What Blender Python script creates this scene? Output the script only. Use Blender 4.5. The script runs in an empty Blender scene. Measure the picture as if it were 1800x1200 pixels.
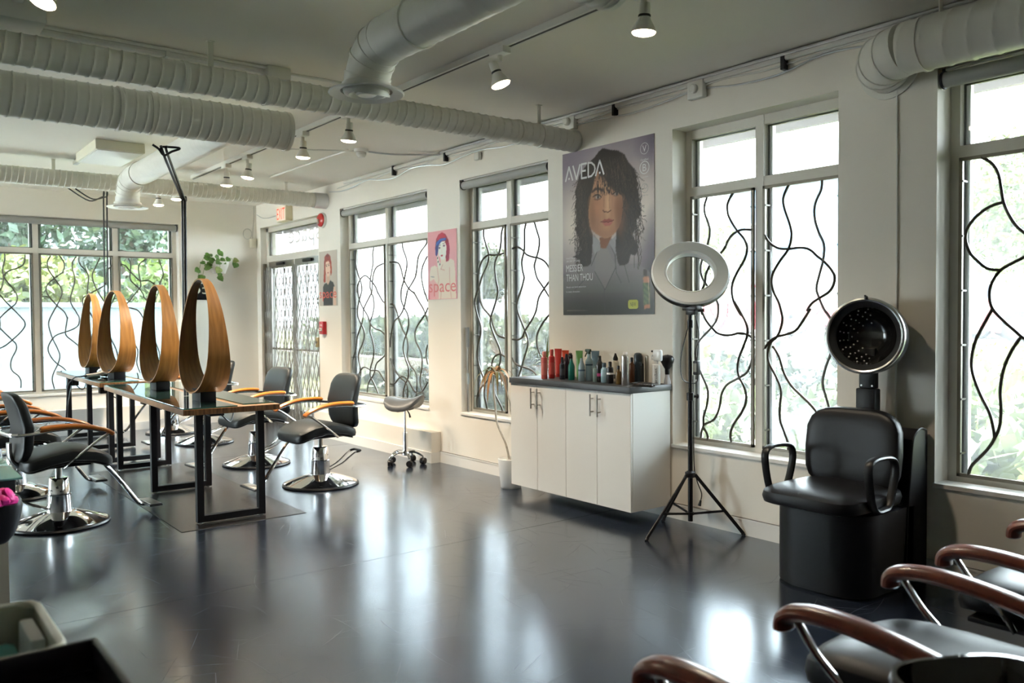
import bpy, bmesh, math, random
import numpy as np
from mathutils import Vector, Matrix, Euler
random.seed(7)
PI = math.pi
sc = bpy.context.scene
col = sc.collection
R = math.radians

# ------------------------------------------------------------------ camera
CAM_F, YAW, PITCH, ROLL, CAM_H = 1479.28, 0.663701, -0.0294132, -0.0072662, 1.38
fw = Vector((math.sin(YAW)*math.cos(PITCH), math.cos(YAW)*math.cos(PITCH), math.sin(PITCH)))
rt = Vector((math.cos(YAW), -math.sin(YAW), 0)); up = rt.cross(fw)
rr = math.cos(ROLL)*rt + math.sin(ROLL)*up
uu = -math.sin(ROLL)*rt + math.cos(ROLL)*up
C0 = Vector((0, 0, CAM_H))
cd = bpy.data.cameras.new('camera'); cam = bpy.data.objects.new('camera', cd); col.objects.link(cam)
m = Matrix((rr, uu, -fw)).transposed().to_4x4(); m.translation = C0
cam.matrix_world = m
cd.sensor_width = 36; cd.lens = CAM_F/1800*36; cd.clip_start = 0.05; cd.clip_end = 300
cd.dof.use_dof = True; cd.dof.focus_distance = 5.5; cd.dof.aperture_fstop = 3.2
sc.camera = cam

# ------------------------------------------------------------------ sky, sun, exposure
wd = bpy.data.worlds.new('sky'); sc.world = wd; wd.use_nodes = True
bg = wd.node_tree.nodes['Background']
bg.inputs[0].default_value = (0.84, 0.925, 1.0, 1); bg.inputs[1].default_value = 6.0
sl = bpy.data.lights.new('sun', 'SUN'); sl.energy = 16.0; sl.angle = R(0.6); sl.color = (1.0, 0.95, 0.86)
so = bpy.data.objects.new('sun', sl); col.objects.link(so)
so.rotation_euler = Vector((0.25, 0.55, 0.80)).to_track_quat('Z', 'Y').to_euler()
vs = sc.view_settings
vs.view_transform = 'Standard'; vs.look = 'None'; vs.gamma = 1.0; vs.use_curve_mapping = False
vs.exposure = 2.5
cy = sc.cycles
cy.max_bounces = 10; cy.diffuse_bounces = 6; cy.glossy_bounces = 4; cy.transparent_max_bounces = 16
cy.caustics_reflective = False; cy.caustics_refractive = False; cy.sample_clamp_indirect = 6.0
cy.use_denoising = True

# room dimensions (metres): window wall x = W, end wall y = D, ceiling z = H
W, D, H = 4.384, 11.28, 2.923
XL, YF = -4.2, -3.2

def ray(px, py):
    return rr*((px-900)/CAM_F) - uu*((py-600)/CAM_F) + fw
def on(px, py, ax, v):
    d = ray(px, py); return C0 + d*((v-C0[ax])/d[ax])

# ------------------------------------------------------------------ mesh helpers
class MB:
    def __init__(s): s.v = []; s.f = []
    def add(s, v, f, M=None):
        n = len(s.v)
        s.v += [tuple(M @ Vector(p)) for p in v] if M is not None else [tuple(p) for p in v]
        s.f += [tuple(i+n for i in q) for q in f]
        return s
    def box(s, x0, x1, y0, y1, z0, z1, M=None):
        v = [(x0,y0,z0),(x1,y0,z0),(x1,y1,z0),(x0,y1,z0),(x0,y0,z1),(x1,y0,z1),(x1,y1,z1),(x0,y1,z1)]
        return s.add(v, [(0,3,2,1),(4,5,6,7),(0,1,5,4),(1,2,6,5),(2,3,7,6),(3,0,4,7)], M)
    def rbox(s, x0, x1, y0, y1, z0, z1, r, seg=2, M=None):
        bm = bmesh.new(); bmesh.ops.create_cube(bm, size=1)
        for q in bm.verts:
            q.co = Vector(((x0+x1)/2+q.co.x*(x1-x0), (y0+y1)/2+q.co.y*(y1-y0), (z0+z1)/2+q.co.z*(z1-z0)))
        bmesh.ops.bevel(bm, geom=bm.edges[:], offset=r, segments=seg, affect='EDGES', profile=0.5)
        bm.verts.index_update()
        s.add([q.co[:] for q in bm.verts], [[q.index for q in f.verts] for f in bm.faces], M); bm.free(); return s
    def tube(s, pts, r, n=8, closed=False, M=None, flat=None):
        pts = [Vector(p) for p in pts]; N = len(pts)
        rs = r if isinstance(r, (list, tuple)) else [r]*N
        v = []; f = []; nrm = None
        for i, p in enumerate(pts):
            a = pts[(i-1) % N] if (closed or i > 0) else p
            b = pts[(i+1) % N] if (closed or i < N-1) else p
            t = (b-a).normalized()
            if nrm is None:
                ref = Vector((0,0,1)) if abs(t.z) < 0.9 else Vector((1,0,0))
                nrm = (ref - t*ref.dot(t)).normalized()
            else:
                nrm = (nrm - t*nrm.dot(t)).normalized()
            bi = t.cross(nrm)
            for k in range(n):
                an = 2*PI*(k+0.5)/n
                ca, sa = math.cos(an)*rs[i], math.sin(an)*rs[i]
                if flat: ca *= flat[0]; sa *= flat[1]
                v.append(p + nrm*ca + bi*sa)
        for i in range(N if closed else N-1):
            j = (i+1) % N
            for k in range(n):
                l = (k+1) % n
                f.append((i*n+k, i*n+l, j*n+l, j*n+k))
        if not closed:
            f.append(tuple(range(n))[::-1]); f.append(tuple((N-1)*n+k for k in range(n)))
        return s.add(v, f, M)
    def lathe(s, prof, n=24, M=None, cap=True):
        v = []; f = []
        for (r, z) in prof:
            for k in range(n):
                an = 2*PI*k/n; v.append((r*math.cos(an), r*math.sin(an), z))
        for i in range(len(prof)-1):
            for k in range(n):
                l = (k+1) % n; f.append((i*n+k, i*n+l, (i+1)*n+l, (i+1)*n+k))
        if cap:
            if prof[0][0] > 1e-5: f.append(tuple(range(n))[::-1])
            if prof[-1][0] > 1e-5: f.append(tuple((len(prof)-1)*n+k for k in range(n)))
        return s.add(v, f, M)
    def cyl(s, p0, p1, r, n=12, M=None): return s.tube([p0, p1], r, n, M=M)
    def pad(s, a, b, c, e1=0.5, e2=0.4, nu=28, phis=None, fn=None, M=None):
        # superellipsoid cushion, half sizes a b c; fn deforms each point
        phis = phis or [-90,-87,-82,-74,-64,-50,-34,-17,0,17,34,50,64,74,82,87,90]
        sg = lambda x, p: math.copysign(abs(x)**p, x)
        v = []; f = []
        for ph in phis:
            cp = abs(math.cos(R(ph)))**e1 if abs(ph) < 90 else 0.0; zz = sg(math.sin(R(ph)), e1)
            for k in range(nu):
                t = 2*PI*k/nu
                p = Vector((a*cp*sg(math.cos(t), e2), b*cp*sg(math.sin(t), e2), c*zz))
                v.append(fn(p) if fn else p)
        for i in range(len(phis)-1):
            for k in range(nu):
                l = (k+1) % nu; f.append((i*nu+k, i*nu+l, (i+1)*nu+l, (i+1)*nu+k))
        return s.add(v, f, M)
    def prism(s, poly, z0, z1, M=None):
        n = len(poly)
        v = [(x, y, z0) for x, y in poly]+[(x, y, z1) for x, y in poly]
        f = [tuple(range(n))[::-1], tuple(range(n, 2*n))]+[(i, (i+1) % n, n+(i+1) % n, n+i) for i in range(n)]
        return s.add(v, f, M)
    def mesh(s, name, mat, smooth=True, ang=35):
        me = bpy.data.meshes.new(name); me.from_pydata(s.v, [], s.f); me.validate()
        bm = bmesh.new(); bm.from_mesh(me)
        bmesh.ops.remove_doubles(bm, verts=bm.verts, dist=1e-6)
        bmesh.ops.recalc_face_normals(bm, faces=bm.faces); bm.to_mesh(me); bm.free()
        if mat: me.materials.append(mat)
        if smooth:
            me.shade_smooth(); me.set_sharp_from_angle(angle=R(ang))
        return me

def spl(pts, k=6, closed=False):
    P = [Vector(p) for p in pts]; n = len(P); out = []
    for i in range(n if closed else n-1):
        g = (lambda j: P[j % n]) if closed else (lambda j: P[max(0, min(n-1, j))])
        a, b, c, d = g(i-1), g(i), g(i+1), g(i+2)
        for j in range(k):
            t = j/k
            out.append(0.5*((2*b)+(c-a)*t+(2*a-5*b+4*c-d)*t*t+(3*b-a-3*c+d)*t**3))
    if not closed: out.append(P[-1])
    return out

def obj(name, mb, mat, parent=None, smooth=True, ang=35):
    me = mb.mesh(name, mat, smooth, ang) if isinstance(mb, MB) else mb
    o = bpy.data.objects.new(name, me); col.objects.link(o)
    if parent: o.parent = parent
    return o
def tag(o, label=None, cat=None, group=None, kind=None):
    if label: o['label'] = label
    if cat: o['category'] = cat
    if group: o['group'] = group
    if kind: o['kind'] = kind
    return o
def thing(name, label, cat, loc=(0,0,0), rz=0.0, group=None, kind=None):
    o = bpy.data.objects.new(name, None); o.empty_display_size = 0.1; col.objects.link(o)
    o.location = loc; o.rotation_euler = (0, 0, rz)
    return tag(o, label, cat, group, kind)
def struct(name, mb, mat, parent=None, smooth=False):
    o = obj(name, mb, mat, parent, smooth)
    if not parent: o['kind'] = 'structure'
    return o
def dup(root, loc, rz, label=None, group=None):
    r = root.copy(); col.objects.link(r); r.location = loc; r.rotation_euler = (0, 0, rz)
    if label: r['label'] = label
    if group: r['group'] = group
    for ch in list(root.children):
        c = ch.copy(); col.objects.link(c); c.parent = r
        for g in list(ch.children):
            d = g.copy(); col.objects.link(d); d.parent = c
    return r
def text_mesh(body, mat, extrude=0.0004):
    cu = bpy.data.curves.new('t', 'FONT'); cu.body = body; cu.size = 1; cu.resolution_u = 3
    ob = bpy.data.objects.new('t', cu)
    me = bpy.data.meshes.new_from_object(ob); bpy.data.objects.remove(ob)
    return me
def lettering(name, body, mat, parent, x, y, w, h, M, mirror=False):
    # flat print: text fitted to the box x..x+w, y..y+h of the local frame M
    me = text_mesh(body, mat)
    vs_ = [q.co.copy() for q in me.vertices]
    x0 = min(q.x for q in vs_); x1 = max(q.x for q in vs_); y0 = min(q.y for q in vs_); y1 = max(q.y for q in vs_)
    for q in me.vertices:
        u = (q.co.x-x0)/(x1-x0); vv = (q.co.y-y0)/(y1-y0)
        if mirror: u = 1-u
        q.co = M @ Vector((x+u*w, y+vv*h, 0))
    me.materials.clear(); me.materials.append(mat); me.name = name
    o = bpy.data.objects.new(name, me); col.objects.link(o)
    if parent: o.parent = parent
    return o

# ------------------------------------------------------------------ materials
def lin(c): return tuple(((x/255)/12.92 if x/255 <= 0.04045 else ((x/255+0.055)/1.055)**2.4) for x in c)
def mat(name, c, rough=0.5, metal=0.0, spec=0.5, noise=0.0, nscale=8.0, bump=0.0, bscale=60.0, coat=0.0, emit=None, estr=0.0, stretch=None, c2=None):
    M = bpy.data.materials.new(name); M.use_nodes = True; nt = M.node_tree; b = nt.nodes['Principled BSDF']
    c = (*c[:3], 1); b.inputs['Base Color'].default_value = c
    b.inputs['Roughness'].default_value = rough; b.inputs['Metallic'].default_value = metal
    b.inputs['Specular IOR Level'].default_value = spec; b.inputs['Coat Weight'].default_value = coat
    M.diffuse_color = c
    if emit: b.inputs['Emission Color'].default_value = (*emit, 1); b.inputs['Emission Strength'].default_value = estr
    if noise or bump or c2:
        tc = nt.nodes.new('ShaderNodeTexCoord'); mp = nt.nodes.new('ShaderNodeMapping')
        nt.links.new(tc.outputs['Object'], mp.inputs[0])
        if stretch: mp.inputs['Scale'].default_value = stretch
    if noise or c2:
        n = nt.nodes.new('ShaderNodeTexNoise'); n.inputs['Scale'].default_value = nscale; n.inputs['Detail'].default_value = 5
        nt.links.new(mp.outputs[0], n.inputs['Vector'])
        r = nt.nodes.new('ShaderNodeValToRGB'); nt.links.new(n.outputs['Fac'], r.inputs[0])
        r.color_ramp.elements[0].position = 0.3; r.color_ramp.elements[1].position = 0.7
        r.color_ramp.elements[0].color = (*[max(0, x*(1-noise)) for x in c[:3]], 1)
        r.color_ramp.elements[1].color = (*(c2 if c2 else [min(1, x*(1+noise)) for x in c[:3]]), 1)
        nt.links.new(r.outputs[0], b.inputs['Base Color'])
    if bump:
        n2 = nt.nodes.new('ShaderNodeTexNoise'); n2.inputs['Scale'].default_value = bscale; n2.inputs['Detail'].default_value = 4
        nt.links.new(mp.outputs[0], n2.inputs['Vector'])
        bp = nt.nodes.new('ShaderNodeBump'); bp.inputs['Strength'].default_value = bump; bp.inputs['Distance'].default_value = 0.01
        nt.links.new(n2.outputs['Fac'], bp.inputs['Height']); nt.links.new(bp.outputs[0], b.inputs['Normal'])
    return M
def glass_mat(name, tint, glare_veil, refl=0.9):
    # clear pane: transparent, with a fresnel reflection and a translucent mix imitating veiling glare
    M = bpy.data.materials.new(name); M.use_nodes = True; nt = M.node_tree; nt.nodes.clear()
    out = nt.nodes.new('ShaderNodeOutputMaterial')
    tr = nt.nodes.new('ShaderNodeBsdfTransparent'); tr.inputs[0].default_value = (*tint, 1)
    tl = nt.nodes.new('ShaderNodeBsdfTranslucent'); tl.inputs[0].default_value = (0.95, 0.97, 1, 1)
    gl = nt.nodes.new('ShaderNodeBsdfGlossy'); gl.inputs['Roughness'].default_value = 0.0
    fr = nt.nodes.new('ShaderNodeFresnel'); fr.inputs[0].default_value = 1.5
    mm = nt.nodes.new('ShaderNodeMath'); mm.operation = 'MULTIPLY'; mm.inputs[1].default_value = refl
    m1 = nt.nodes.new('ShaderNodeMixShader'); m1.inputs[0].default_value = glare_veil
    m2 = nt.nodes.new('ShaderNodeMixShader')
    nt.links.new(tr.outputs[0], m1.inputs[1]); nt.links.new(tl.outputs[0], m1.inputs[2])
    nt.links.new(fr.outputs[0], mm.inputs[0]); nt.links.new(mm.outputs[0], m2.inputs[0])
    nt.links.new(m1.outputs[0], m2.inputs[1]); nt.links.new(gl.outputs[0], m2.inputs[2])
    nt.links.new(m2.outputs[0], out.inputs[0]); return M
def floor_mat():
    M = bpy.data.materials.new('dark_vinyl_floor'); M.use_nodes = True; nt = M.node_tree; b = nt.nodes['Principled BSDF']
    tc = nt.nodes.new('ShaderNodeTexCoord')
    n1 = nt.nodes.new('ShaderNodeTexNoise'); n1.inputs['Scale'].default_value = 1.3; n1.inputs['Detail'].default_value = 3
    nt.links.new(tc.outputs['Object'], n1.inputs['Vector'])
    cr = nt.nodes.new('ShaderNodeValToRGB'); nt.links.new(n1.outputs['Fac'], cr.inputs[0])
    cr.color_ramp.elements[0].position = .3; cr.color_ramp.elements[1].position = .7
    cr.color_ramp.elements[0].color = (.009, .013, .024, 1); cr.color_ramp.elements[1].color = (.014, .019, .033, 1)
    nt.links.new(cr.outputs[0], b.inputs['Base Color'])
    n3 = nt.nodes.new('ShaderNodeTexNoise'); n3.inputs['Scale'].default_value = 1.8; n3.inputs['Detail'].default_value = 2
    nt.links.new(tc.outputs['Object'], n3.inputs['Vector'])
    mr = nt.nodes.new('ShaderNodeMapRange'); mr.inputs['From Min'].default_value = .3; mr.inputs['From Max'].default_value = .7
    mr.inputs['To Min'].default_value = .17; mr.inputs['To Max'].default_value = .24
    nt.links.new(n3.outputs['Fac'], mr.inputs['Value']); nt.links.new(mr.outputs[0], b.inputs['Roughness'])
    b.inputs['Specular Tint'].default_value = (.68, .84, 1, 1)
    b.inputs['Coat Weight'].default_value = .55; b.inputs['Coat Roughness'].default_value = .20; b.inputs['Coat IOR'].default_value = 1.6; b.inputs['Coat Tint'].default_value = (.92, .96, 1, 1)
    b.inputs['Specular IOR Level'].default_value = 1.0
    return M
def wood_mat(name, c1, c2, scale, stretch, rough=0.35, coat=0.2):
    M = bpy.data.materials.new(name); M.use_nodes = True; nt = M.node_tree; b = nt.nodes['Principled BSDF']
    tc = nt.nodes.new('ShaderNodeTexCoord'); mp = nt.nodes.new('ShaderNodeMapping'); mp.inputs['Scale'].default_value = stretch
    nt.links.new(tc.outputs['Object'], mp.inputs[0])
    n = nt.nodes.new('ShaderNodeTexNoise'); n.inputs['Scale'].default_value = scale; n.inputs['Detail'].default_value = 7; n.inputs['Distortion'].default_value = .6
    nt.links.new(mp.outputs[0], n.inputs['Vector'])
    r = nt.nodes.new('ShaderNodeValToRGB'); nt.links.new(n.outputs['Fac'], r.inputs[0])
    r.color_ramp.elements[0].position = .32; r.color_ramp.elements[1].position = .68
    r.color_ramp.elements[0].color = (*c1, 1); r.color_ramp.elements[1].color = (*c2, 1)
    nt.links.new(r.outputs[0], b.inputs['Base Color']); b.inputs['Roughness'].default_value = rough; b.inputs['Coat Weight'].default_value = coat
    b.inputs['Coat Roughness'].default_value = .2
    return M

WALL = mat('white_wall_paint', (.845,.805,.73), .6, spec=.3, bump=.03, bscale=250)
CEIL = mat('ceiling_paint', (.87,.845,.78), .7, spec=.2, bump=.05, bscale=200)
TRIMW = mat('trim_white', (.80,.785,.75), .4)
FRAME = mat('window_frame_paint', (.70,.67,.60), .45)
GRILLE = mat('grille_frame_brown', (.20,.18,.14), .45, metal=.3)
ROD = mat('grille_rod_iron', (.055,.048,.036), .4, metal=.4)
BLACKSEAL = mat('black_gasket', (.02,.02,.022), .5)
GLASS = glass_mat('window_glass', (.93,.96,.95), .040)
GLASSB = glass_mat('end_window_glass', (.80,.88,.88), .014, 1.2)
FLOOR = floor_mat()
DUCT = mat('duct_white_paint', (.80,.79,.73), .42, spec=.45, noise=.03, nscale=3)
FITW = mat('fitting_white_plastic', (.76,.75,.71), .4)
STEEL = mat('brushed_steel', (.45,.44,.42), .3, metal=1)
CHROME = mat('chrome', (.85,.85,.86), .06, metal=1)
GALV = mat('galvanised_steel', (.62,.62,.62), .35, metal=.9)
BLKST = mat('black_powder_steel', (.007,.007,.009), .42, spec=.3)
BLKPL = mat('black_plastic', (.009,.009,.011), .38, spec=.4)
VINYL = mat('black_vinyl', (.007,.007,.009), .38, spec=.32, bump=.04, bscale=400)
VINYLG = mat('charcoal_vinyl', (.012,.015,.016), .42, spec=.32, bump=.04, bscale=400)
ORANGE = wood_mat('orange_wood', (.50,.135,.014), (.66,.21,.03), 6, (1, 8, 8), .3, .4)
CHERRY = wood_mat('cherry_wood', (.17,.030,.014), (.24,.045,.020), 5, (1, 8, 8), .3, .5)
HOOP = wood_mat('bentwood_veneer', (.27,.110,.020), (.44,.20,.042), 3.0, (14, 1.2, 1.2), .4, .2)
TTOP = wood_mat('table_wood', (.22,.10,.035), (.40,.20,.075), 4, (14, 1, 1), .3, .3)
ENDG = mat('end_grain_wood', (.09,.034,.010), .4, noise=.5, nscale=9, stretch=(6, 3, .6), c2=(.30,.14,.05))
TGLASS = mat('table_glass', (.02,.045,.04), .02, spec=.8)
GEDGE = mat('glass_edge_green', (.02,.14,.11), .1)
MIRROR = mat('mirror_silver', (.86,.89,.88), .01, metal=1)
WHITEGL = mat('white_gloss_laminate', (.80,.79,.76), .08, spec=.5)
COUNTER = mat('counter_dark', (.035,.037,.042), .45, noise=.1, nscale=20)
BLIND = mat('blind_grey', (.36,.36,.34), .6)
LAMPW = mat('bulb_diffuser_lit', (.9,.85,.75), .5, emit=(1.0,.80,.55), estr=9.0)
EOF_MARK = None
# ================================================================== SETTING
OPEN_R = [(0.70, 2.067, .50, 2.628), (2.615, 3.832, .50, 2.635), (5.125, 6.366, .50, 2.628), (6.92, 8.765, .50, 2.618), (9.34, 11.139, 0.0, 2.606)]
BX0, BX1 = .90, 3.343
fl = struct('floor', MB().box(XL, W+.22, YF, D+.2, -.12, 0), FLOOR)
scr = MB(); rng = random.Random(21)
for k in range(900):
    # hairline scuffs and swirls worn into the vinyl
    x, y = rng.uniform(-.4, 4.2), rng.uniform(1.6, 7.5); a = rng.uniform(0, PI); L = rng.uniform(.05, .42); cv = rng.uniform(-2.2, 2.2); w_ = rng.uniform(.0004, .0009)
    n_ = 6; pts_ = []
    for i in range(n_+1):
        pts_.append((x, y)); x += math.cos(a)*L/n_; y += math.sin(a)*L/n_; a += cv*L/n_
    V = []
    for i, (px_, py_) in enumerate(pts_):
        e = w_*math.sin(PI*(.08+.84*i/n_)); V += [(px_-math.sin(a)*e, py_+math.cos(a)*e, .0002), (px_+math.sin(a)*e, py_-math.cos(a)*e, .0002)]
    scr.add(V, [(2*i, 2*i+1, 2*i+3, 2*i+2) for i in range(n_)])
so_ = obj('scuff_marks', scr, mat('floor_scuff', (.10,.105,.115), .45), fl, False); so_['kind'] = 'stuff'
for q in ((-4.2, 4.384, 4.25), (-4.2, 4.384, 8.35)): obj('vinyl_seam', MB().box(q[0], q[1], q[2]-.0012, q[2]+.0012, 0, .0003), mat('seam_black', (.008,.008,.009), .6), fl, False)
struct('ceiling', MB().box(XL, W+.22, YF, D+.2, H, H+.15), CEIL)
wr = MB(); y = YF
for (a, b, z0, z1) in OPEN_R:
    wr.box(W, W+.22, y, a, 0, H)
    if z0 > 0: wr.box(W, W+.22, a, b, 0, z0)
    wr.box(W, W+.22, a, b, z1, H); y = b
wr.box(W, W+.22, y, D+.2, 0, H)
struct('wall_right', wr, WALL)
wb = MB().box(XL, BX0, D, D+.2, 0, H).box(BX1, W, D, D+.2, 0, H).box(BX0, BX1, D, D+.2, 0, .495).box(BX0, BX1, D, D+.2, 2.606, H)
struct('wall_back', wb, WALL)
LY0, LY1 = 8.2, 11.2  # span of the unseen opening added to let fill daylight in
struct('wall_left', MB().box(XL-.2, XL, YF, LY0, 0, H).box(XL-.2, XL, LY1, D+.2, 0, H).box(XL-.2, XL, LY0, LY1, 0, .35).box(XL-.2, XL, LY0, LY1, 2.62, H), WALL)
struct('wall_front', MB().box(XL, W+.22, YF-.2, YF, 0, H), WALL)
struct('baseboard_right', MB().box(W-.014, W, YF, 6.72, 0, .105).box(W-.017, W, YF, 6.72, .092, .105), TRIMW)
struct('baseboard_back', MB().box(XL, -1.0, D-.014, D, 0, .105).box(2.95, W, D-.014, D, 0, .105), TRIMW)
# boxed-in heaters below the windows
hb = struct('trim_1', MB().rbox(W-.105, W, 6.72, 9.3, 0, .29, .004), WALL)
tag(obj('baseboard', MB().box(W-.117, W-.105, 6.72, 9.3, 0, .10).box(W-.117, W, 6.708, 6.72, 0, .10), TRIMW, hb))
hb2 = struct('trim_2', MB().rbox(-1.0, 2.95, D-.11, D, 0, .305, .004), WALL)
obj('baseboard', MB().box(-1.0, 2.95, D-.122, D-.11, 0, .10), TRIMW, hb2)
# projecting sill boards
for i, (a, b, z0, z1) in enumerate(OPEN_R[:4]):
    struct('trim_%d' % (i+3), MB().rbox(W-.012, W+.12, a-.006, b+.006, z0-.018, z0+.006, .003), TRIMW)
struct('trim_7', MB().rbox(BX0-.006, BX1+.006, D-.02, D+.08, .478, .502, .003), TRIMW)

# rods of the wavy iron grilles: traced on the panels' own planes
CROPS = {'a': (1120,160,3.0), 'b': (1120,520,2.726), 'c': (1300,480,2.0), 'd': (1600,60,3.0), 'e': (1600,460,2.2222),
         'f': (590,320,6.0), 'g': (590,500,3.635), 'h': (780,270,5.218), 'i': (780,480,4.614),
         'j': (0,370,6.0), 'k': (0,550,6.0), 'l': (180,370,6.0), 'm': (180,560,5.0)}
G4L = ["a368,560 355,605 358,650 378,705 383,750 372,805 350,865 334,930 343,985 375,1035 410,1085 428,1130 b388,40 385,100 357,150 310,200 282,245 283,310 310,380 338,450 335,520 318,580 318,620 308,650 305,690",
 "a530,738 490,770 460,830 435,860 395,900 365,960 358,1010 338,1060 330,1110 345,1180 b305,60 330,115 357,150 390,180 440,188 490,178 528,185 552,200",
 "a505,538 478,590 480,650 505,700 530,738 565,780 580,830 565,890 525,960 500,1030 510,1110 550,1185 b465,25 500,85 525,140 528,185 510,240 487,300 482,350 490,390 515,440 522,500 500,560 465,610 447,660 455,714",
 "a530,738 560,730 608,732", "b552,300 530,360 490,390 430,425 405,470 395,530 370,590 318,620 335,660 340,697"]
G4R = ["a800,492 772,560 778,620 805,700 815,760 798,832 750,900 712,975 718,1050 750,1120 770,1200 b690,70 697,110 688,155 670,195 640,225 628,270 632,320 665,385 690,450 685,520 685,590 705,650 722,700 724,748",
 "a670,755 700,800 745,828 798,832 860,825 910,835 950,870 980,893 1020,935 1042,985 1020,1050 960,1092 920,1120 895,1160 b830,60 800,110 760,165 710,185 670,195 640,215 615,245 606,258",
 "a975,470 970,520 940,590 935,660 955,740 985,810 980,893 960,970 945,1040 960,1092 985,1150 c310,145 335,185 342,225 325,270 300,340 292,390 305,440 318,492 322,560 310,620",
 "b650,240 680,290 705,370 740,430 790,480 840,530 875,585 885,660 870,740"]
G5 = ["d375,648 430,680 465,735 480,810 493,885 520,950 560,1010 600,1045 660,1085 720,1160 740,1250 700,1330", "d493,885 420,910 350,960 305,1020 293,1080 315,1150 350,1190 e300,25 353,33",
 "e480,-45 444,-18 400,5 353,33 320,80 310,130 322,183 370,235 410,270 434,292 470,320 500,380", "e322,183 290,240 255,310 240,380 245,440 275,520 310,590 325,650 330,690",
 "e434,292 395,350 365,420 352,500 355,570 350,640 330,690 300,735 250,785 235,805 225,840"]
G2L = ["f218,712 212,800 215,870 235,960 258,1030 275,1090 275,1150 g165,50 150,105 140,160 145,210 165,255 185,310 175,370 150,430 148,480 158,530 160,590 150,650 147,697",
 "g140,0 145,60 155,105 175,150 205,200 222,250 220,300 235,350 245,410 240,470 222,540 225,590 250,640 278,712", "f232,1170 230,1120 255,1035 305,985 350,1010 390,1060 425,1110 448,1180 g270,50 300,105 322,122",
 "f405,680 390,760 395,850 378,950 365,1040 362,1110 g222,20 228,55 240,80 245,140 235,195 220,245 250,280 290,295 322,332",
 "f525,850 440,890 405,950 390,1030 385,1120 g230,50 200,110 178,160 175,210 165,255 140,330 130,410 110,480 112,540 118,575", "g320,450 280,485 258,510 245,570 210,630 200,702", "g145,580 165,540 190,528 230,548 270,550 295,585 322,627"]
G2R = ["f705,635 710,700 745,800 752,880 735,970 720,1040 695,1120 g418,60 420,100 437,145 460,190 468,240 455,310 438,360 432,410 445,470 465,530 465,590 445,640 433,690 433,735",
 "f572,843 650,848 685,900 720,1030 770,1120 830,1170 g500,50 530,105 560,155 575,195 590,235", "f960,610 958,650 900,730 870,800 858,900 840,1000 790,1090 760,1140 g455,60 437,145 410,200 375,235 365,270 352,340 350,400",
 "f968,780 920,880 905,980 920,1090 945,1190 g570,50 590,110", "g350,125 370,130 390,170 405,225 430,290 455,340 462,400 458,460 475,510 510,560 520,620 515,738",
 "g590,145 572,190 530,250 508,300 512,360 540,420 552,470 550,540 540,600 545,650 572,722", "g352,470 370,530 410,590 445,620 460,660 458,738", "g350,635 375,635 410,595 440,590 470,620 500,675 530,695 560,675 590,620", "g588,385 578,450 590,510"]
G3L = ["h368,695 368,760 390,840 412,910 412,970 395,1030 350,1130 i290,100 262,180 252,240 270,330 298,420 300,490 280,580 275,690 300,790 335,890 328,980 345,1060 355,1117",
 "h545,665 530,730 525,820 510,900 480,970 468,1040 475,1120 i425,60 440,140 425,220 400,300 382,360 380,420 410,510 445,590 462,655 458,720 445,760 420,830 405,890",
 "h575,900 530,920 470,930 410,930 360,970 330,1040 318,1120 i282,60 290,130 295,210 320,280 382,355 400,420 430,490 465,515 512,528", "i512,688 465,657 420,670 395,710 385,780 365,850 335,895 295,940 270,1010 272,1107", "i405,860 410,960 440,1030 470,1090 480,1137"]
G3R = ["h757,628 742,700 742,800 738,890 718,980 722,1060 738,1130 i650,50 630,130 600,220 595,290 625,380 660,465 683,540 680,600 655,680 630,770 608,840 600,900 615,980 640,1060",
 "h830,618 850,690 878,790 870,880 850,955 832,1030 850,1120 i770,60 815,125 860,200", "h630,870 680,857 720,880 760,925 810,945 860,955 910,975 945,1010 975,1060", "i860,60 815,125 770,200 750,300 720,370 660,465 640,515 605,540 556,535",
 "i860,330 800,410 760,490 755,560 770,630 795,690 830,760", "i556,685 580,730 625,755 690,775 730,800 755,835 780,900"]
GB0 = ["j48,455 50,520 30,600 38,690 90,770 150,840 182,910 165,980 120,1020 50,1080 0,1130 -60,1180", "j265,465 255,550 200,600 120,625 65,655 40,700 25,790 0,840 -50,880", "j-40,850 0,890 60,960 120,1020 190,1090 245,1150 k250,70 265,130 220,200 128,285 60,340 0,370 -60,385",
 "k-50,110 0,160 60,220 128,285 170,330 170,390 125,480 112,550 130,610 190,660 220,710 220,790"]
GB1 = ["j535,475 500,540 510,620 570,710 630,790 655,860 630,940 600,1000 550,1090 k515,90 520,160 555,270 600,360 632,450 610,540 570,620 550,700 575,800", "j625,475 675,550 665,640 570,715 500,780 487,840 520,910 600,1000 680,1070 712,1140 k712,50 690,200 710,250 760,290 815,335 880,400 900,520",
 "j805,485 765,540 765,620 790,720 770,820 743,920 755,990 810,1080 k805,0 835,45 830,120 780,165 690,200 600,230 555,270 515,340 510,400 550,480 610,540 675,585 720,660 700,790", "j832,485 840,560 900,630 935,700 925,800 920,890", "j1055,495 1000,610 972,690 1000,790 1060,900 1130,1020 k1140,80 1120,300",
 "j1192,570 1140,620 1120,700 1110,780 1020,835 920,890 870,940 905,1065 955,1010"]
GB2 = ["l270,503 298,570 290,710 330,770 390,825 430,880 445,920 520,1010 600,1060 m450,120 480,250 400,320", "l185,565 240,580 290,640 340,690 400,742 480,735 530,765 565,800 610,910 600,1010 540,1180 m430,80 470,190 530,150", "l460,508 395,560 380,620 400,742 405,790 385,825 310,920 243,1010 310,1030 400,1080 m430,150 490,240 485,350 470,420", "l595,515 640,650 625,720 595,795 560,900", "m245,185 310,270 302,390 335,480"]

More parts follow.
